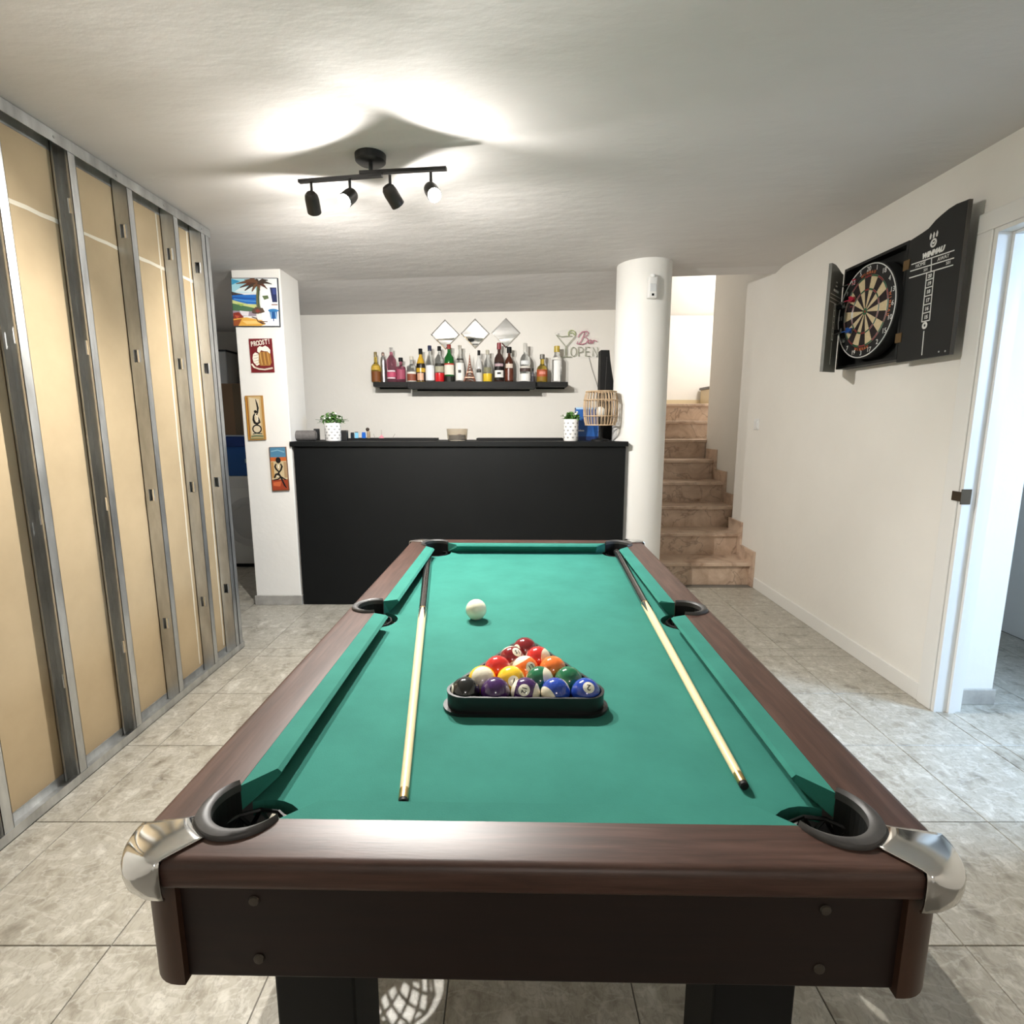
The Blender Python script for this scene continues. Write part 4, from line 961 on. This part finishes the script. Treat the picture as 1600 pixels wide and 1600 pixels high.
# ================================================================== pictures on the pillar
PY = 3.775
def picture(c, label, base_m, thick=.014, name='picture', cat='picture'):
    """c: four pixel corners tl,tr,br,bl on the pillar's face"""
    pts = [at_y(a, b, PY) for a, b in c]; ctr = sum(pts, Vector()) / 4
    o = thing(name, label, cat, (ctr.x, PY, ctr.z), 0, 'small pictures on the pillar')
    L = [(p.x - ctr.x, p.z - ctr.z) for p in pts]
    MB().prism(L, -.001, -thick, lambda a, b, w_: (a, w_, b)).build('panel', base_m, o)
    def uv(u, v):   # u right, v up 0..1
        tl, tr, br, bl = [Vector(q) for q in L]; p = (bl.lerp(br, u)).lerp(tl.lerp(tr, u), v); return p.x, p.y
    lay = [0]
    def blob(poly, col, nm='painted_area'):
        lay[0] += 1; d = thick + .00025 * lay[0]
        MB().prism([uv(*q) for q in poly], -thick + .0005, -d, lambda a, b, w_: (a, w_, b)).build(nm, col, o)
    def stroke(pts_, wid, col, nm='painted_stroke'):
        lay[0] += 1; d = -(thick + .00025 * lay[0]); q = [Vector(uv(*p)) for p in pts_]; n = len(q); ws = wid if isinstance(wid, (list, tuple)) else [wid] * n
        l_, r_ = [], []
        for i in range(n):
            t_ = (q[min(i + 1, n - 1)] - q[max(i - 1, 0)]).normalized(); nn = Vector((-t_.y, t_.x)) * ws[i] / 2; l_.append(q[i] + nn); r_.append(q[i] - nn)
        mb = MB()
        for w_ in (-thick + .0005, d): mb.v += [(p.x, w_, p.y) for p in l_] + [(p.x, w_, p.y) for p in r_]
        for i in range(n - 1):
            mb.f += [(2 * n + i, 2 * n + i + 1, 3 * n + i + 1, 3 * n + i), (i, n + i, n + i + 1, i + 1), (i, i + 1, 2 * n + i + 1, 2 * n + i), (n + i, 3 * n + i, 3 * n + i + 1, n + i + 1)]
        mb.build(nm, col, o)
    def ell(u, v, ru, rv, n=18, a0=0, a1=2 * pi): return [(u + ru * cos(a0 + (a1 - a0) * i / n), v + rv * sin(a0 + (a1 - a0) * i / n)) for i in range(n + (0 if a1 - a0 > 6.2 else 1))]
    return o, blob, stroke, ell, L, lay
C = lambda h: paint(h, .55)
# 1 : coast with palm
o, blob, stroke, ell, L, lay = picture([(362, 435), (435, 435), (439, 511), (366, 511)], 'painting of a palm tree, blue sea and white house on the pillar', C('3a3f47'))
blob([(.015, .015), (.985, .015), (.985, .985), (.015, .985)], C('e9ecea'))
blob([(.015, .70), (.55, .70), (.55, .98), (.015, .98)], C('a9dbe6')); blob([(.06, .72), (.2, .80), (.5, .84), (.55, .70)], C('e8f3f2')); blob([(.02, .86), (.2, .93), (.02, .98)], C('3f9bc4'))
blob([(.015, .66), (.16, .675), (.28, .655), (.53, .66), (.53, .46), (.3, .47), (.015, .55)], C('2a6fc0')); blob([(.015, .72), (.12, .69), (.26, .665), (.015, .645)], C('4a3d3a'))
stroke([(.03, .60), (.25, .585), (.5, .575)], .006, C('1f4f9e')); stroke([(.05, .57), (.3, .53), (.52, .52)], .006, C('5f9fdc'))
blob([(.015, .55), (.2, .50), (.36, .46), (.53, .46), (.53, .34), (.015, .36)], C('cdd48b')); blob([(.015, .48), (.2, .44), (.4, .40), (.54, .37), (.54, .31), (.015, .33)], C('4f7452')); blob([(.1, .48), (.26, .46), (.2, .42)], C('9fb95d'))
blob([(.015, .33), (.5, .31), (.5, .22), (.015, .22)], C('9f8f9a')); blob([(.16, .33), (.36, .31), (.34, .22), (.2, .23)], C('e7dfe2'))
blob([(.02, .28), (.14, .30), (.24, .20), (.16, .14), (.02, .15)], C('8a3327')); blob([(.05, .24), (.16, .22), (.1, .16)], C('c0563d'))
blob([(.02, .16), (.3, .19), (.6, .14), (.72, .06), (.6, .015), (.02, .015)], C('e2aa4a')); blob([(.02, .13), (.2, .16), (.12, .015), (.02, .015)], C('96502b')); blob([(.2, .12), (.5, .12), (.6, .06), (.3, .05)], C('f0c878'))
blob([(.62, .80), (.98, .86), (.98, .20), (.62, .2)], C('f6f6f4')); blob([(.83, .80), (.97, .80), (.975, .50), (.87, .50)], C('27305a')); blob([(.88, .78), (.96, .78), (.96, .66), (.89, .66)], C('3c4a86')); stroke([(.85, .45), (.98, .45)], .008, C('9a7f78'))
blob([(.66, .63), (.78, .64), (.80, .58), (.70, .55)], C('5f6f4a')); blob([(.6, .2), (.98, .2), (.98, .02), (.72, .02)], C('eef0f2'))
blob(ell(.88, .33, .11, .035), C('2f79b4')); blob([(.80, .31), (.96, .31), (.95, .16), (.82, .16)], C('25639f')); stroke([(.83, .3), (.83, .15)], .004, C('a8cce6')); stroke([(.93, .3), (.94, .13)], .004, C('a8cce6')); stroke([(.88, .3), (.88, .11)], .005, C('1c3e78'))
blob([(.52, .27), (.64, .27), (.63, .13), (.53, .14)], C('f2e9e4')); stroke([(.42, .2), (.52, .17), (.55, .1), (.75, .1)], .005, C('5a3a30')); blob([(.53, .11), (.72, .06), (.64, .05)], C('4b3b40'))
stroke([(.585, .84), (.565, .66), (.56, .5), (.575, .35)], [.010, .015, .018, .022], C('6a6a48')); stroke([(.60, .80), (.58, .6), (.58, .4)], .006, C('3c4f36'))
for e in ((.12, .88), (.2, .80), (.3, .95), (.30, .74), (.45, .72), (.62, .74), (.78, .77), (.88, .87), (.80, .95), (.55, .97), (.42, .97)):
    stroke([(.58, .88), ((.58 + e[0]) / 2, (.88 + e[1]) / 2 + .035), e], [.014, .016, .002], C(random.choice(['5b3527', '6f4a34', '43352c'])))
blob([(.44, .34), (.52, .40), (.66, .38), (.70, .30), (.56, .26), (.44, .28)], C('5c4a3c')); blob([(.5, .32), (.56, .36), (.62, .31), (.55, .28)], C('8c3f34'))
# 2 : red sign with beer mug
o, blob, stroke, ell, L, lay = picture([(389, 529.5), (425, 529), (429.5, 582), (393.5, 582.5)], 'dark red tin sign reading PROOST! with a beer mug', C('6c1218'), .006, 'tin_sign', 'sign')
stroke([(.02, .015), (.98, .015), (.98, .985), (.02, .985), (.02, .015)], .0025, C('8e3a3c'))
blob([(.14, .30), (.10, .42), (.14, .54), (.24, .60), (.36, .56), (.40, .46), (.38, .24), (.26, .20)], C('ece4d2'), 'painted_hand')
for q in ((.16, .50), (.15, .42), (.17, .34), (.21, .27)): stroke([q, (q[0] + .10, q[1] + .01), (q[0] + .2, q[1] + .03)], .002, C('8d6a5a'))
blob([(.40, .62), (.36, .30), (.42, .20), (.84, .20), (.92, .30), (.88, .60)], C('a06f34'), 'painted_mug')
for u in (.47, .55, .63, .71, .79): stroke([(u - .02, .60), (u, .42), (u + .03, .23)], .0035, C(random.choice(['c99b4f', '7c4f1f', 'd8b46e'])))
blob([(.34, .62), (.36, .72), (.46, .78), (.58, .75), (.70, .79), (.82, .74), (.90, .66), (.88, .55), (.78, .62), (.62, .63), (.5, .66), (.42, .58)], C('f3ecdc'), 'painted_foam')
stroke([(.05, .26), (.15, .16), (.35, .11), (.6, .09), (.95, .13)], .010, C('e9e0cc')); stroke([(.2, .155), (.4, .115), (.7, .10), (.93, .125)], .002, C('7d2a28'))
bl2 = [Vector(q) for q in L]
for k, ch in enumerate('PROOST!'):
    u = .135 + k * .124; v = .835 + .012 * k
    p = (bl2[3].lerp(bl2[2], u)).lerp(bl2[0].lerp(bl2[1], u), v)
    text(ch, .044, C('e9e2d2'), o, Matrix.Translation((p.x, -.0092 - .0001 * k, p.y)) @ Matrix.Rotation(-.06, 4, 'Y') @ Matrix.Rotation(pi / 2, 4, 'X') @ Matrix.Scale(.66, 4, (1, 0, 0)), 'lettering', bold=.0012)
# 3 : tan panel, seated abstract figure
o, blob, stroke, ell, L, lay = picture([(384, 618.5), (411, 618), (416.5, 687), (389.5, 688)], 'narrow tan picture of an abstract black figure above a ring', C('a77a3a'))
blob([(.16, .03), (.90, .03), (.90, .98), (.16, .98)], C('c9ab78')); blob([(.22, .12), (.78, .12), (.80, .92), (.24, .96)], C('d7c6a6')); stroke([(.05, .02), (.05, .98)], .006, C('c88a2e')); stroke([(.12, .05), (.12, .95)], .004, C('8a4f22')); stroke([(.95, .1), (.95, .95)], .004, C('b98642'))
K = C('15110f')
stroke([(.60, .92), (.66, .82), (.70, .72), (.66, .62), (.58, .56)], [.003, .010, .012, .009, .006], K); blob(ell(.54, .64, .085, .035), K)
stroke([(.50, .60), (.42, .54), (.40, .46), (.46, .39), (.60, .37), (.74, .40), (.70, .48), (.62, .54)], [.008, .010, .014, .016, .014, .013, .010, .005], K); stroke([(.52, .58), (.64, .53), (.66, .46), (.56, .42)], [.004, .006, .007, .004], C('efe6d4'))
stroke([(.56 + .24 * cos(a), .25 + .09 * sin(a)) for a in [2 * pi * i / 24 for i in range(25)]], .008, K)
stroke([(.30, .14), (.50, .155), (.84, .14)], .006, C('3c4433')); stroke([(.2, .085), (.5, .10), (.9, .085)], .010, C('6d7a5c')); stroke([(.14, .04), (.9, .04)], .008, C('8d8a5e'))
# 4 : orange and blue panel, crouching abstract figure
o, blob, stroke, ell, L, lay = picture([(421.5, 698.5), (447.5, 698), (453, 766), (427, 767)], 'narrow blue and orange picture of an abstract crouching figure', C('6f4a2e'))
blob([(.04, .77), (.97, .77), (.97, .99), (.04, .99)], C('4d7f9c')); stroke([(.1, .9), (.5, .93), (.9, .88)], .008, C('7fa9bb')); blob([(.04, .68), (.97, .68), (.97, .77), (.04, .77)], C('c2622c')); blob([(.04, .26), (.97, .26), (.97, .68), (.04, .68)], C('c9b48c')); blob([(.06, .3), (.2, .3), (.2, .66), (.06, .66)], C('b5854a')); blob([(.8, .3), (.96, .3), (.96, .66), (.8, .66)], C('ac8c66'))
blob([(.04, .02), (.97, .02), (.97, .26), (.04, .26)], C('9c3f22')); blob([(.1, .2), (.6, .22), (.5, .1), (.1, .12)], C('c8643a'))
blob(ell(.50, .70, .15, .07), K); stroke([(.36, .62), (.28, .56), (.34, .50), (.48, .44)], [.008, .012, .012, .008], K); stroke([(.62, .62), (.70, .56), (.62, .48), (.48, .42), (.40, .36)], [.008, .012, .011, .010, .010], K); stroke([(.50, .60), (.48, .52)], .006, C('efe9da'))
stroke([(.20, .30), (.30, .38), (.46, .40), (.60, .30), (.78, .12), (.88, .06)], [.010, .013, .013, .012, .010, .004], K); stroke([(.12, .25), (.4, .27), (.6, .32), (.88, .25)], [.006, .008, .010, .007], K); stroke([(.34, .34), (.46, .33)], .005, C('efe9da'))

# ================================================================== sensor on the column, light switch
c = at_y(1018, 450, 3.77)
sn = thing('motion_sensor', 'small white alarm motion sensor on the round column', 'sensor', (c.x, 3.785 - .012, c.z), radians(8))
MB().bbox(-.031, .031, -.032, .012, -.068, .068, bev=.010, seg=3).build('housing', M_white, sn, True)
MB().lathe([(.0005, 0), (.018, .004), (.018, .022), (.0005, .026)], (0, -.018, .058), 16).build('bracket_knob', M_white, sn, True)
MB().bbox(-.020, .020, -.0345, -.028, -.028, .022, bev=.003).build('lens', plain(.66, .68, .70, .25), sn)
MB().box(-.008, .008, -.0325, -.029, -.054, -.040).build('indicator', M_black, sn)
MB().box(-.012, .012, .010, .05, -.03, .05).build('mount', M_white, sn)
c = at_x(1183, 663, XR)
sw = thing('light_switch', 'white square light switch on the right wall near the stairs', 'switch', (XR, c.y, c.z))
MB().bbox(-.010, 0, -.040, .040, -.042, .042, bev=.003).build('plate', M_white, sw); MB().bbox(-.015, -.009, -.027, .027, -.030, .030, bev=.002).build('rocker', M_white, sw)

# ================================================================== dart cabinet, board and darts
DX = 1.858
cab = thing('dart_cabinet', 'open black dart cabinet with scoreboard doors on the right wall', 'dart cabinet', (0, 0, 0))
CY0, CY1, CZ0, CZ1 = 2.722, 3.222, 1.60, 2.142
M_cab = noisy('cabinet_black', [(.3, (.0045, .005, .0045)), (.7, (.007, .0075, .007))], 12, 4, .6)
MB().box(1.918, XR - .0005, CY0, CY1, CZ0, CZ1).build('back_panel', M_cab, cab)
mb = MB().box(DX + .004, 1.918, CY0, CY0 + .014, CZ0, CZ1).box(DX + .004, 1.918, CY1 - .014, CY1, CZ0, CZ1).box(DX + .004, 1.918, CY0 + .014, CY1 - .014, CZ0, CZ0 + .014).box(DX + .004, 1.918, CY0 + .014, CY1 - .014, CZ1 - .014, CZ1)
mb.build('box_sides', M_cab, cab)
# open right door, swept back flat along the wall, S curved head
tp = [(CY0, CZ1 - .002), (2.68, 2.149), (2.63, 2.166), (2.58, 2.185), (2.54, 2.197), (2.50, 2.206), (2.45, 2.208), (2.405, 2.204)]
top_px = [(1421.5, 376.5), (1441, 364), (1451, 357), (1462, 344), (1472, 335), (1483, 326), (1495, 318.5), (1509.5, 313)]
tp = [(at_x(a, b, DX).y, at_x(a, b, DX).z) for a, b in top_px]
yn = 2.392; zb_ = 1.585
poly = [(tp[0][0], zb_)] + tp + [(yn, tp[-1][1]), (yn, zb_)]
rd = MB().prism(poly, DX, DX + .014, lambda a, b, w_: (w_, a, b)).build('door', M_cab, cab); tag(rd, 'open scoreboard door with white score lines')
mb = MB().box(DX + .001, DX + .017, yn - .004, yn, zb_, tp[-1][1]).build('door_edge', plain(.07, .06, .05, .5), rd)
WX = DX - .0012
def wline(a, b, wid=.0045, par=None, X=WX):
    p, q = at_x(*a, X), at_x(*b, X); d = (q - p).normalized(); n_ = Vector((0, -d.z, d.y)) * wid / 2
    ps = [p + n_, q + n_, q - n_, p - n_]; ps = ps + [v + Vector((.0012, 0, 0)) for v in ps]
    return [tuple(v) for v in ps], [(0, 1, 2, 3), (7, 6, 5, 4), (0, 4, 5, 1), (1, 5, 6, 2), (2, 6, 7, 3), (3, 7, 4, 0)]
mb = MB()
for a, b in (((1424, 413.5), (1491, 391)), ((1422, 424), (1490.5, 403)), ((1420.5, 434.5), (1489, 414)), ((1455.5, 403), (1454.5, 423.5)), ((1448, 426), (1440, 503)), ((1459.5, 423), (1452, 501))): mb.add(*wline(a, b))
sq = [(427.5, 423.5), (438.5, 435.5), (450.5, 448.2), (463.5, 461.5), (477, 475), (490, 488), (503, 501.5)]
for k in range(1, 7):
    t_ = (sq[k][0] - 426) / 77; mb.add(*wline((1448 - 8 * t_, sq[k][0]), (1459.5 - 7.5 * t_, sq[k][1] - 1.2)))
mb.add(*wline((1443.5, 517), (1440, 555), .0045))
mb.build('score_lines', M_print, rd)
# bull ring of the dart shaped score column
def ringx(px, py, r0, r1, X=WX, n=24):
    c = at_x(px, py, X); rows = [[(x_, c.y + r * cos(2 * pi * i / n), c.z + r * sin(2 * pi * i / n)) for i in range(n)] for r, x_ in ((r0, X), (r1, X), (r1, X + .0012), (r0, X + .0012), (r0, X))]
    return MB().grid(rows, closed=True)
ringx(1444.5, 508.5, .006, .0155).build('bull_ring', M_print, rd)
RW = Matrix(((0, 0, -1, 0), (-1, 0, 0, 0), (0, 1, 0, 0), (0, 0, 0, 1)))    # text facing -x, reading towards the viewer (-y)
def wtext(s, px, py, size, col=M_print, **k):
    c = at_x(px, py, WX); return text(s, size, col, rd, Matrix.Translation((WX - .0002, c.y, c.z)) @ RW, 'lettering', **k)
wtext('WINMAU', 1457.5, 395, .030, shear=.25, bold=.0022)
wtext('HOME', 1438.5, 413.5, .022); wtext('AWAY', 1474, 402.5, .022); wtext('501', 1446.5, 421.5, .018); wtext('501', 1482, 410.5, .018)
for k, s in enumerate(('20', '19', '18', '17', '16', '15')):
    t_ = ((sq[k][0] + sq[k + 1][0]) / 2 - 426) / 77; wtext(s, 1453.7 - 7.6 * t_, (sq[k][0] + sq[k][1] + sq[k + 1][0] + sq[k + 1][1]) / 4, .022, bold=.0008)
# emblem: ring with a small crown of flames
mb = ringx(1458.5, 379.5, .011, .0185); 
for px, py in ((1454, 369.5), (1459, 367.5), (1464, 365)):
    c = at_x(px, py, WX); pts = [(-.004, -.012), (.004, -.011), (.006, .004), (.0, .014), (-.005, .002)]
    mb.add([(WX, c.y - a, c.z + b) for a, b in pts] + [(WX + .0012, c.y - a, c.z + b) for a, b in pts], [tuple(range(5)), tuple(range(9, 4, -1))] + [(i, (i + 1) % 5, 5 + (i + 1) % 5, 5 + i) for i in range(5)])
c = at_x(1458.5, 379.5, WX); mb.add([(WX, c.y + a, c.z + b) for a, b in ((-.007, -.005), (.007, -.005), (.008, .007), (0, .003), (-.008, .007))], [(0, 1, 2, 3, 4)])
mb.build('emblem', M_print, rd)
mb = MB()
for q in ((1466.5, 549.5), (1476.5, 548.5)):
    c = at_x(*q, WX); mb.cyl((WX, c.y, c.z), (WX + .004, c.y, c.z), .004, n=8)
mb.build('studs', M_steel, rd)
for z in (2.03, 1.70):
    MB().box(DX - .003, DX + .002, 2.695, 2.735, z - .022, z + .022).build('hinge', mat('old_brass', (.20, .13, .06), .45, .8), cab)
# left door standing out from the wall
ld0, ld1 = Vector((DX, 3.222, 0)), Vector((1.700, 3.062, 0)); d_ = (ld1 - ld0).normalized(); n_ = Vector((d_.y, -d_.x, 0))
if n_.y > 0: n_ = -n_
LDl = (ld1 - ld0).length
def LD(u, w_, z): p = ld0 + d_ * u + n_ * w_; return (p.x, p.y, z)
pl = [(0, 1.585), (LDl, 1.575)] + [(LDl, 2.135), (LDl * .7, 2.138), (LDl * .45, 2.130), (LDl * .2, 2.118), (0, 2.115)]
ldm = MB().prism(pl, -.016, 0, lambda a, b, w_: LD(a, w_, b)).build('door', noisy('cabinet_black_lit', [(.3, (.13, .132, .115)), (.7, (.16, .162, .142))], 12, 4, .5), cab); tag(ldm, 'open black door, light painted into its colour, with dart holder')  # paler copy of the cabinet black: light falling on this door put into its colour
mb = MB()
def lline(u0, z0, u1, z1, w_=.0035):
    a, b = Vector((u0, z0)), Vector((u1, z1)); t_ = (b - a).normalized(); m_ = Vector((-t_.y, t_.x)) * w_ / 2
    ps = [a + m_, b + m_, b - m_, a - m_]; mb.add([LD(p.x, .0012, p.y) for p in ps] + [LD(p.x, 0, p.y) for p in ps], [(0, 1, 2, 3), (7, 6, 5, 4), (0, 4, 5, 1), (1, 5, 6, 2), (2, 6, 7, 3), (3, 7, 4, 0)])
for z in (1.985, 1.965, 1.945): lline(.02, z, .21, z)
for u in (.10, .125): lline(u, 1.75, u, 1.94)
for k in range(7): lline(.10, 1.94 - k * .031, .125, 1.94 - k * .031)
lline(.1125, 1.62, .1125, 1.74); lline(.07, 2.01, .16, 2.01, .012); lline(.10, 2.035, .13, 2.035, .008); lline(.105, 2.055, .125, 2.055, .006)
mb.build('score_lines', M_print, ldm)
for z in (1.93, 1.80): MB().prism([(.015, z - .010), (.085, z - .010), (.085, z + .010), (.015, z + .010)], 0, .022, lambda a, b, w_: LD(a, w_, b)).build('dart_holder', M_black, ldm)
# board
bz, byc = 1.868, 2.955; FX = 1.832
db = thing('dartboard', 'round bristle dartboard of black and cream wedges inside the cabinet', 'dartboard', (FX, byc, bz))
BR2 = .236; sc_ = BR2 / .2255
def yz(r, a): return (-r * sin(a), r * cos(a))     # a clockwise as seen by the thrower looking +x
def sector(r0, r1, a0, a1, x0, x1, n=4):
    po = [yz(r1, a0 + (a1 - a0) * i / n) for i in range(n + 1)] + [yz(r0, a1 - (a1 - a0) * i / n) for i in range(n + 1)]
    return MB().prism(po, x0, x1, lambda a, b, w_: (w_, a, b))
n = 64
MB().grid([[(x_, *yz(r, 2 * pi * i / n)) for i in range(n)] for r, x_ in ((.0005, .001), (BR2 - .004, .001), (BR2, .004), (BR2, .060), (.0005, .060))], closed=True).build('board_body', mat('board_black', (.008, .008, .008), .75), db, True)
cream = noisy('sisal_cream', [(.3, (.52, .42, .25)), (.7, (.62, .51, .32))], 60, 3, .85); bkm = mat('sisal_black', (.014, .007, .007), .85); rdm = mat('sisal_red', (.22, .02, .02), .85); grn = mat('sisal_green', (.02, .10, .04), .85)
order = [20, 1, 18, 4, 13, 6, 10, 15, 2, 17, 3, 19, 7, 16, 8, 11, 14, 9, 12, 5]
rr_ = [(.016, .099, 's'), (.099, .107, 'd'), (.107, .162, 's'), (.162, .170, 'd')]
segm = {}
for k in range(20):
    a = k * pi / 10
    for r0, r1, t_ in rr_:
        m_ = (bkm if k % 2 == 0 else cream) if t_ == 's' else (rdm if k % 2 == 0 else grn)
        key = (r0, m_.name)
        if key not in segm:
            me = sector(r0 * sc_, r1 * sc_, -pi / 20, pi / 20, -.0006, .002).mesh('segment'); me.materials.append(m_); segm[key] = me
        place('segment', segm[key], db, rot=(a, 0, 0))
MB().grid([[(x_, *yz(r, 2 * pi * i / 24)) for i in range(24)] for r, x_ in ((.0005, -.0008), (.0065 * sc_, -.0008), (.0065 * sc_, .002))], closed=True).build('bullseye', rdm, db)
MB().grid([[(x_, *yz(r, 2 * pi * i / 24)) for i in range(24)] for r, x_ in ((.0065 * sc_, -.0007), (.016 * sc_, -.0007), (.016 * sc_, .002))], closed=True).build('outer_bull', grn, db)
MB().tube([(-.001, *yz(BR2 - .006, 2 * pi * i / 60)) for i in range(60)], .0028, 6, True).build('number_ring', mat('wire_white', (.72, .72, .70), .4), db, True)
mb = MB()
for r in (.099, .107, .162, .170): mb.tube([(-.001, *yz(r * sc_, 2 * pi * i / 48)) for i in range(48)], .0008, 4, True)
mb.build('spider_wire', M_steel, db)
for k, s in enumerate(order):
    y_, z_ = yz(.200 * sc_, k * pi / 10); me = None
    text(str(s), .034, mat('wire_white', (.72, .72, .70), .4), db, Matrix.Translation((-.0012, y_, z_)) @ RW, 'numeral', depth=.0004)
M_or = mat('orange_print', (.45, .13, .05), .6)
for base_a, flip in ((0, 1), (pi, -1), (pi / 2, 1)):
    for i, ch in enumerate('WINMAU'):
        a = base_a + flip * (i - 2.5) * .105
        y_, z_ = yz(.181 * sc_, a)
        text(ch, .019, M_or, db, Matrix.Translation((-.0006, y_, z_)) @ Matrix.Rotation(a + (pi if flip < 0 else 0), 4, 'X') @ RW, 'lettering', bold=.001)
# darts parked in the holder of the left door
def dart(u, z, colm, label):
    p = Vector(LD(u, .010, z)); d = Vector((.12, -1, .03)).normalized()
    o = thing('dart', label, 'dart', p, 0, 'darts in the holder'); o.rotation_mode = 'QUATERNION'; o.rotation_quaternion = d.to_track_quat('X', 'Z')
    MB().cyl((-.012, 0, 0), (.012, 0, 0), .0012, .0014, 6).build('point', M_steel, o)
    MB().lathe([(.0015, 0), (.0035, .005), (.0035, .045), (.0025, .05)], n=10).build('barrel', M_steel, o, True).rotation_euler = (0, pi / 2, 0)
    MB().cyl((.05, 0, 0), (.088, 0, 0), .0028, .0028, 8).build('shaft', colm, o)
    for k in range(4):
        a = pi / 4 + k * pi / 2
        MB().prism([(.083, 0), (.094, .019), (.112, .019), (.120, .004), (.120, 0)], -.0004, .0004, lambda q, r, w_: (q, r * cos(a) - w_ * sin(a), r * sin(a) + w_ * cos(a))).build('flight', colm, o)
RD, BL_ = plain(.45, .03, .06, .4), plain(.03, .10, .35, .4)
dart(.055, 2.04, RD, 'dart with red flight highest in the holder'); dart(.095, 1.945, RD, 'dart with red flight in the middle of the holder'); dart(.050, 1.925, RD, 'dart with red flight nearest the board')
dart(.045, 1.80, BL_, 'dart with blue flight nearest the board'); dart(.095, 1.785, BL_, 'dart with blue flight lowest in the holder')

# ================================================================== utility corner behind the partition
wm = thing('washing_machine', 'white front loading washing machine in the dark corner behind the pillar', 'washing machine', (-2.36, 4.80, 0))
MB().bbox(-.30, .30, .01, .58, .03, .83, bev=.012, seg=2).build('cabinet', plain(.72, .72, .71, .4), wm, True)
n = 32
def ryc(prof, c, m, nm, par): return MB().grid([[(c[0] + r * cos(2 * pi * i / n), y_, c[1] + r * sin(2 * pi * i / n)) for i in range(n)] for r, y_ in prof], closed=True).build(nm, m, par, True)
dd_ = ryc([(.17, .012), (.215, .004), (.225, -.012), (.205, -.022), (.16, -.012)], (.02, .42), plain(.55, .55, .55, .3), 'door_ring', wm)
ryc([(.0005, -.018), (.10, -.016), (.16, -.010)], (.02, .42), plain(.50, .50, .50, .3), 'porthole', dd_)
MB().box(-.29, .29, .004, .012, .72, .80).build('control_panel', plain(.70, .70, .70, .4), wm); MB().box(-.29, .29, .02, .5, 0, .032).build('plinth', M_black, wm)
ryc([(.0005, -.02), (.028, -.018), (.03, .006)], (.2, .76), plain(.35, .35, .35, .3), 'dial', wm)
bb = thing('blue_storage_box', 'blue plastic storage box on the washing machine', 'box', (-2.38, 4.82, .832))
zt = at_y(370, 680, 4.82).z - .832
MB().prism([(-.24, 0), (.24, 0), (.26, zt * .72), (-.26, zt * .72)], 0, .38, lambda a, b, w_: (a, w_, b)).build('tub', plain(.012, .10, .36, .45), bb)
MB().bbox(-.275, .275, -.015, .395, zt * .72, zt - .012, bev=.006).build('lid', plain(.008, .04, .20, .45), bb); MB().box(.02, .05, -.004, .002, zt * .32, zt * .42).build('sticker', plain(.30, .45, .55, .4), bb)
MB().bbox(-.27, .27, -.01, .39, zt - .012, zt, bev=.003).build('rim', plain(.45, .50, .58, .5), bb)
cbx = thing('cardboard_box', 'brown cardboard box on top of the blue storage box', 'box', (-2.40, 4.84, .832 + zt))
hz = at_y(370, 600, 4.84).z - .832 - zt
MB().box(-.24, .24, 0, .36, 0, hz).build('carton', plain(.26, .155, .085, .85), cbx); MB().box(-.24, .24, -.001, .361, hz, hz + .004).build('flap', plain(.28, .17, .095, .85), cbx); MB().box(-.03, .03, -.0012, 0, 0, hz).build('tape', plain(.16, .11, .06, .4), cbx)
c = at_y(352, 578, 5.55)
hb_ = thing('wall_boiler', 'small pale boiler with pipes on the dark utility wall', 'boiler', (c.x, 5.6, c.z - .2))
MB().bbox(-.20, .10, -.22, 0, 0, .36, bev=.01).build('casing', plain(.62, .62, .61, .4), hb_)
for k, x_ in enumerate((-.12, -.03, .05)): MB().tube([(x_, -.1, 0), (x_, -.1, -.12), (x_ + .06, -.08, -.16), (x_ + .12, -.03, -.20)], .009, 8).build('pipe', plain(.10, .10, .10, .5), hb_, True)
MB().box(-.21, .11, -.225, -.01, .355, .372).build('cover', plain(.05, .05, .05, .5), hb_)
MB().tube([(.13, -.02, .75), (.13, -.02, -.15)], .012, 8).build('riser_pipe', plain(.12, .12, .12, .5), hb_, True)
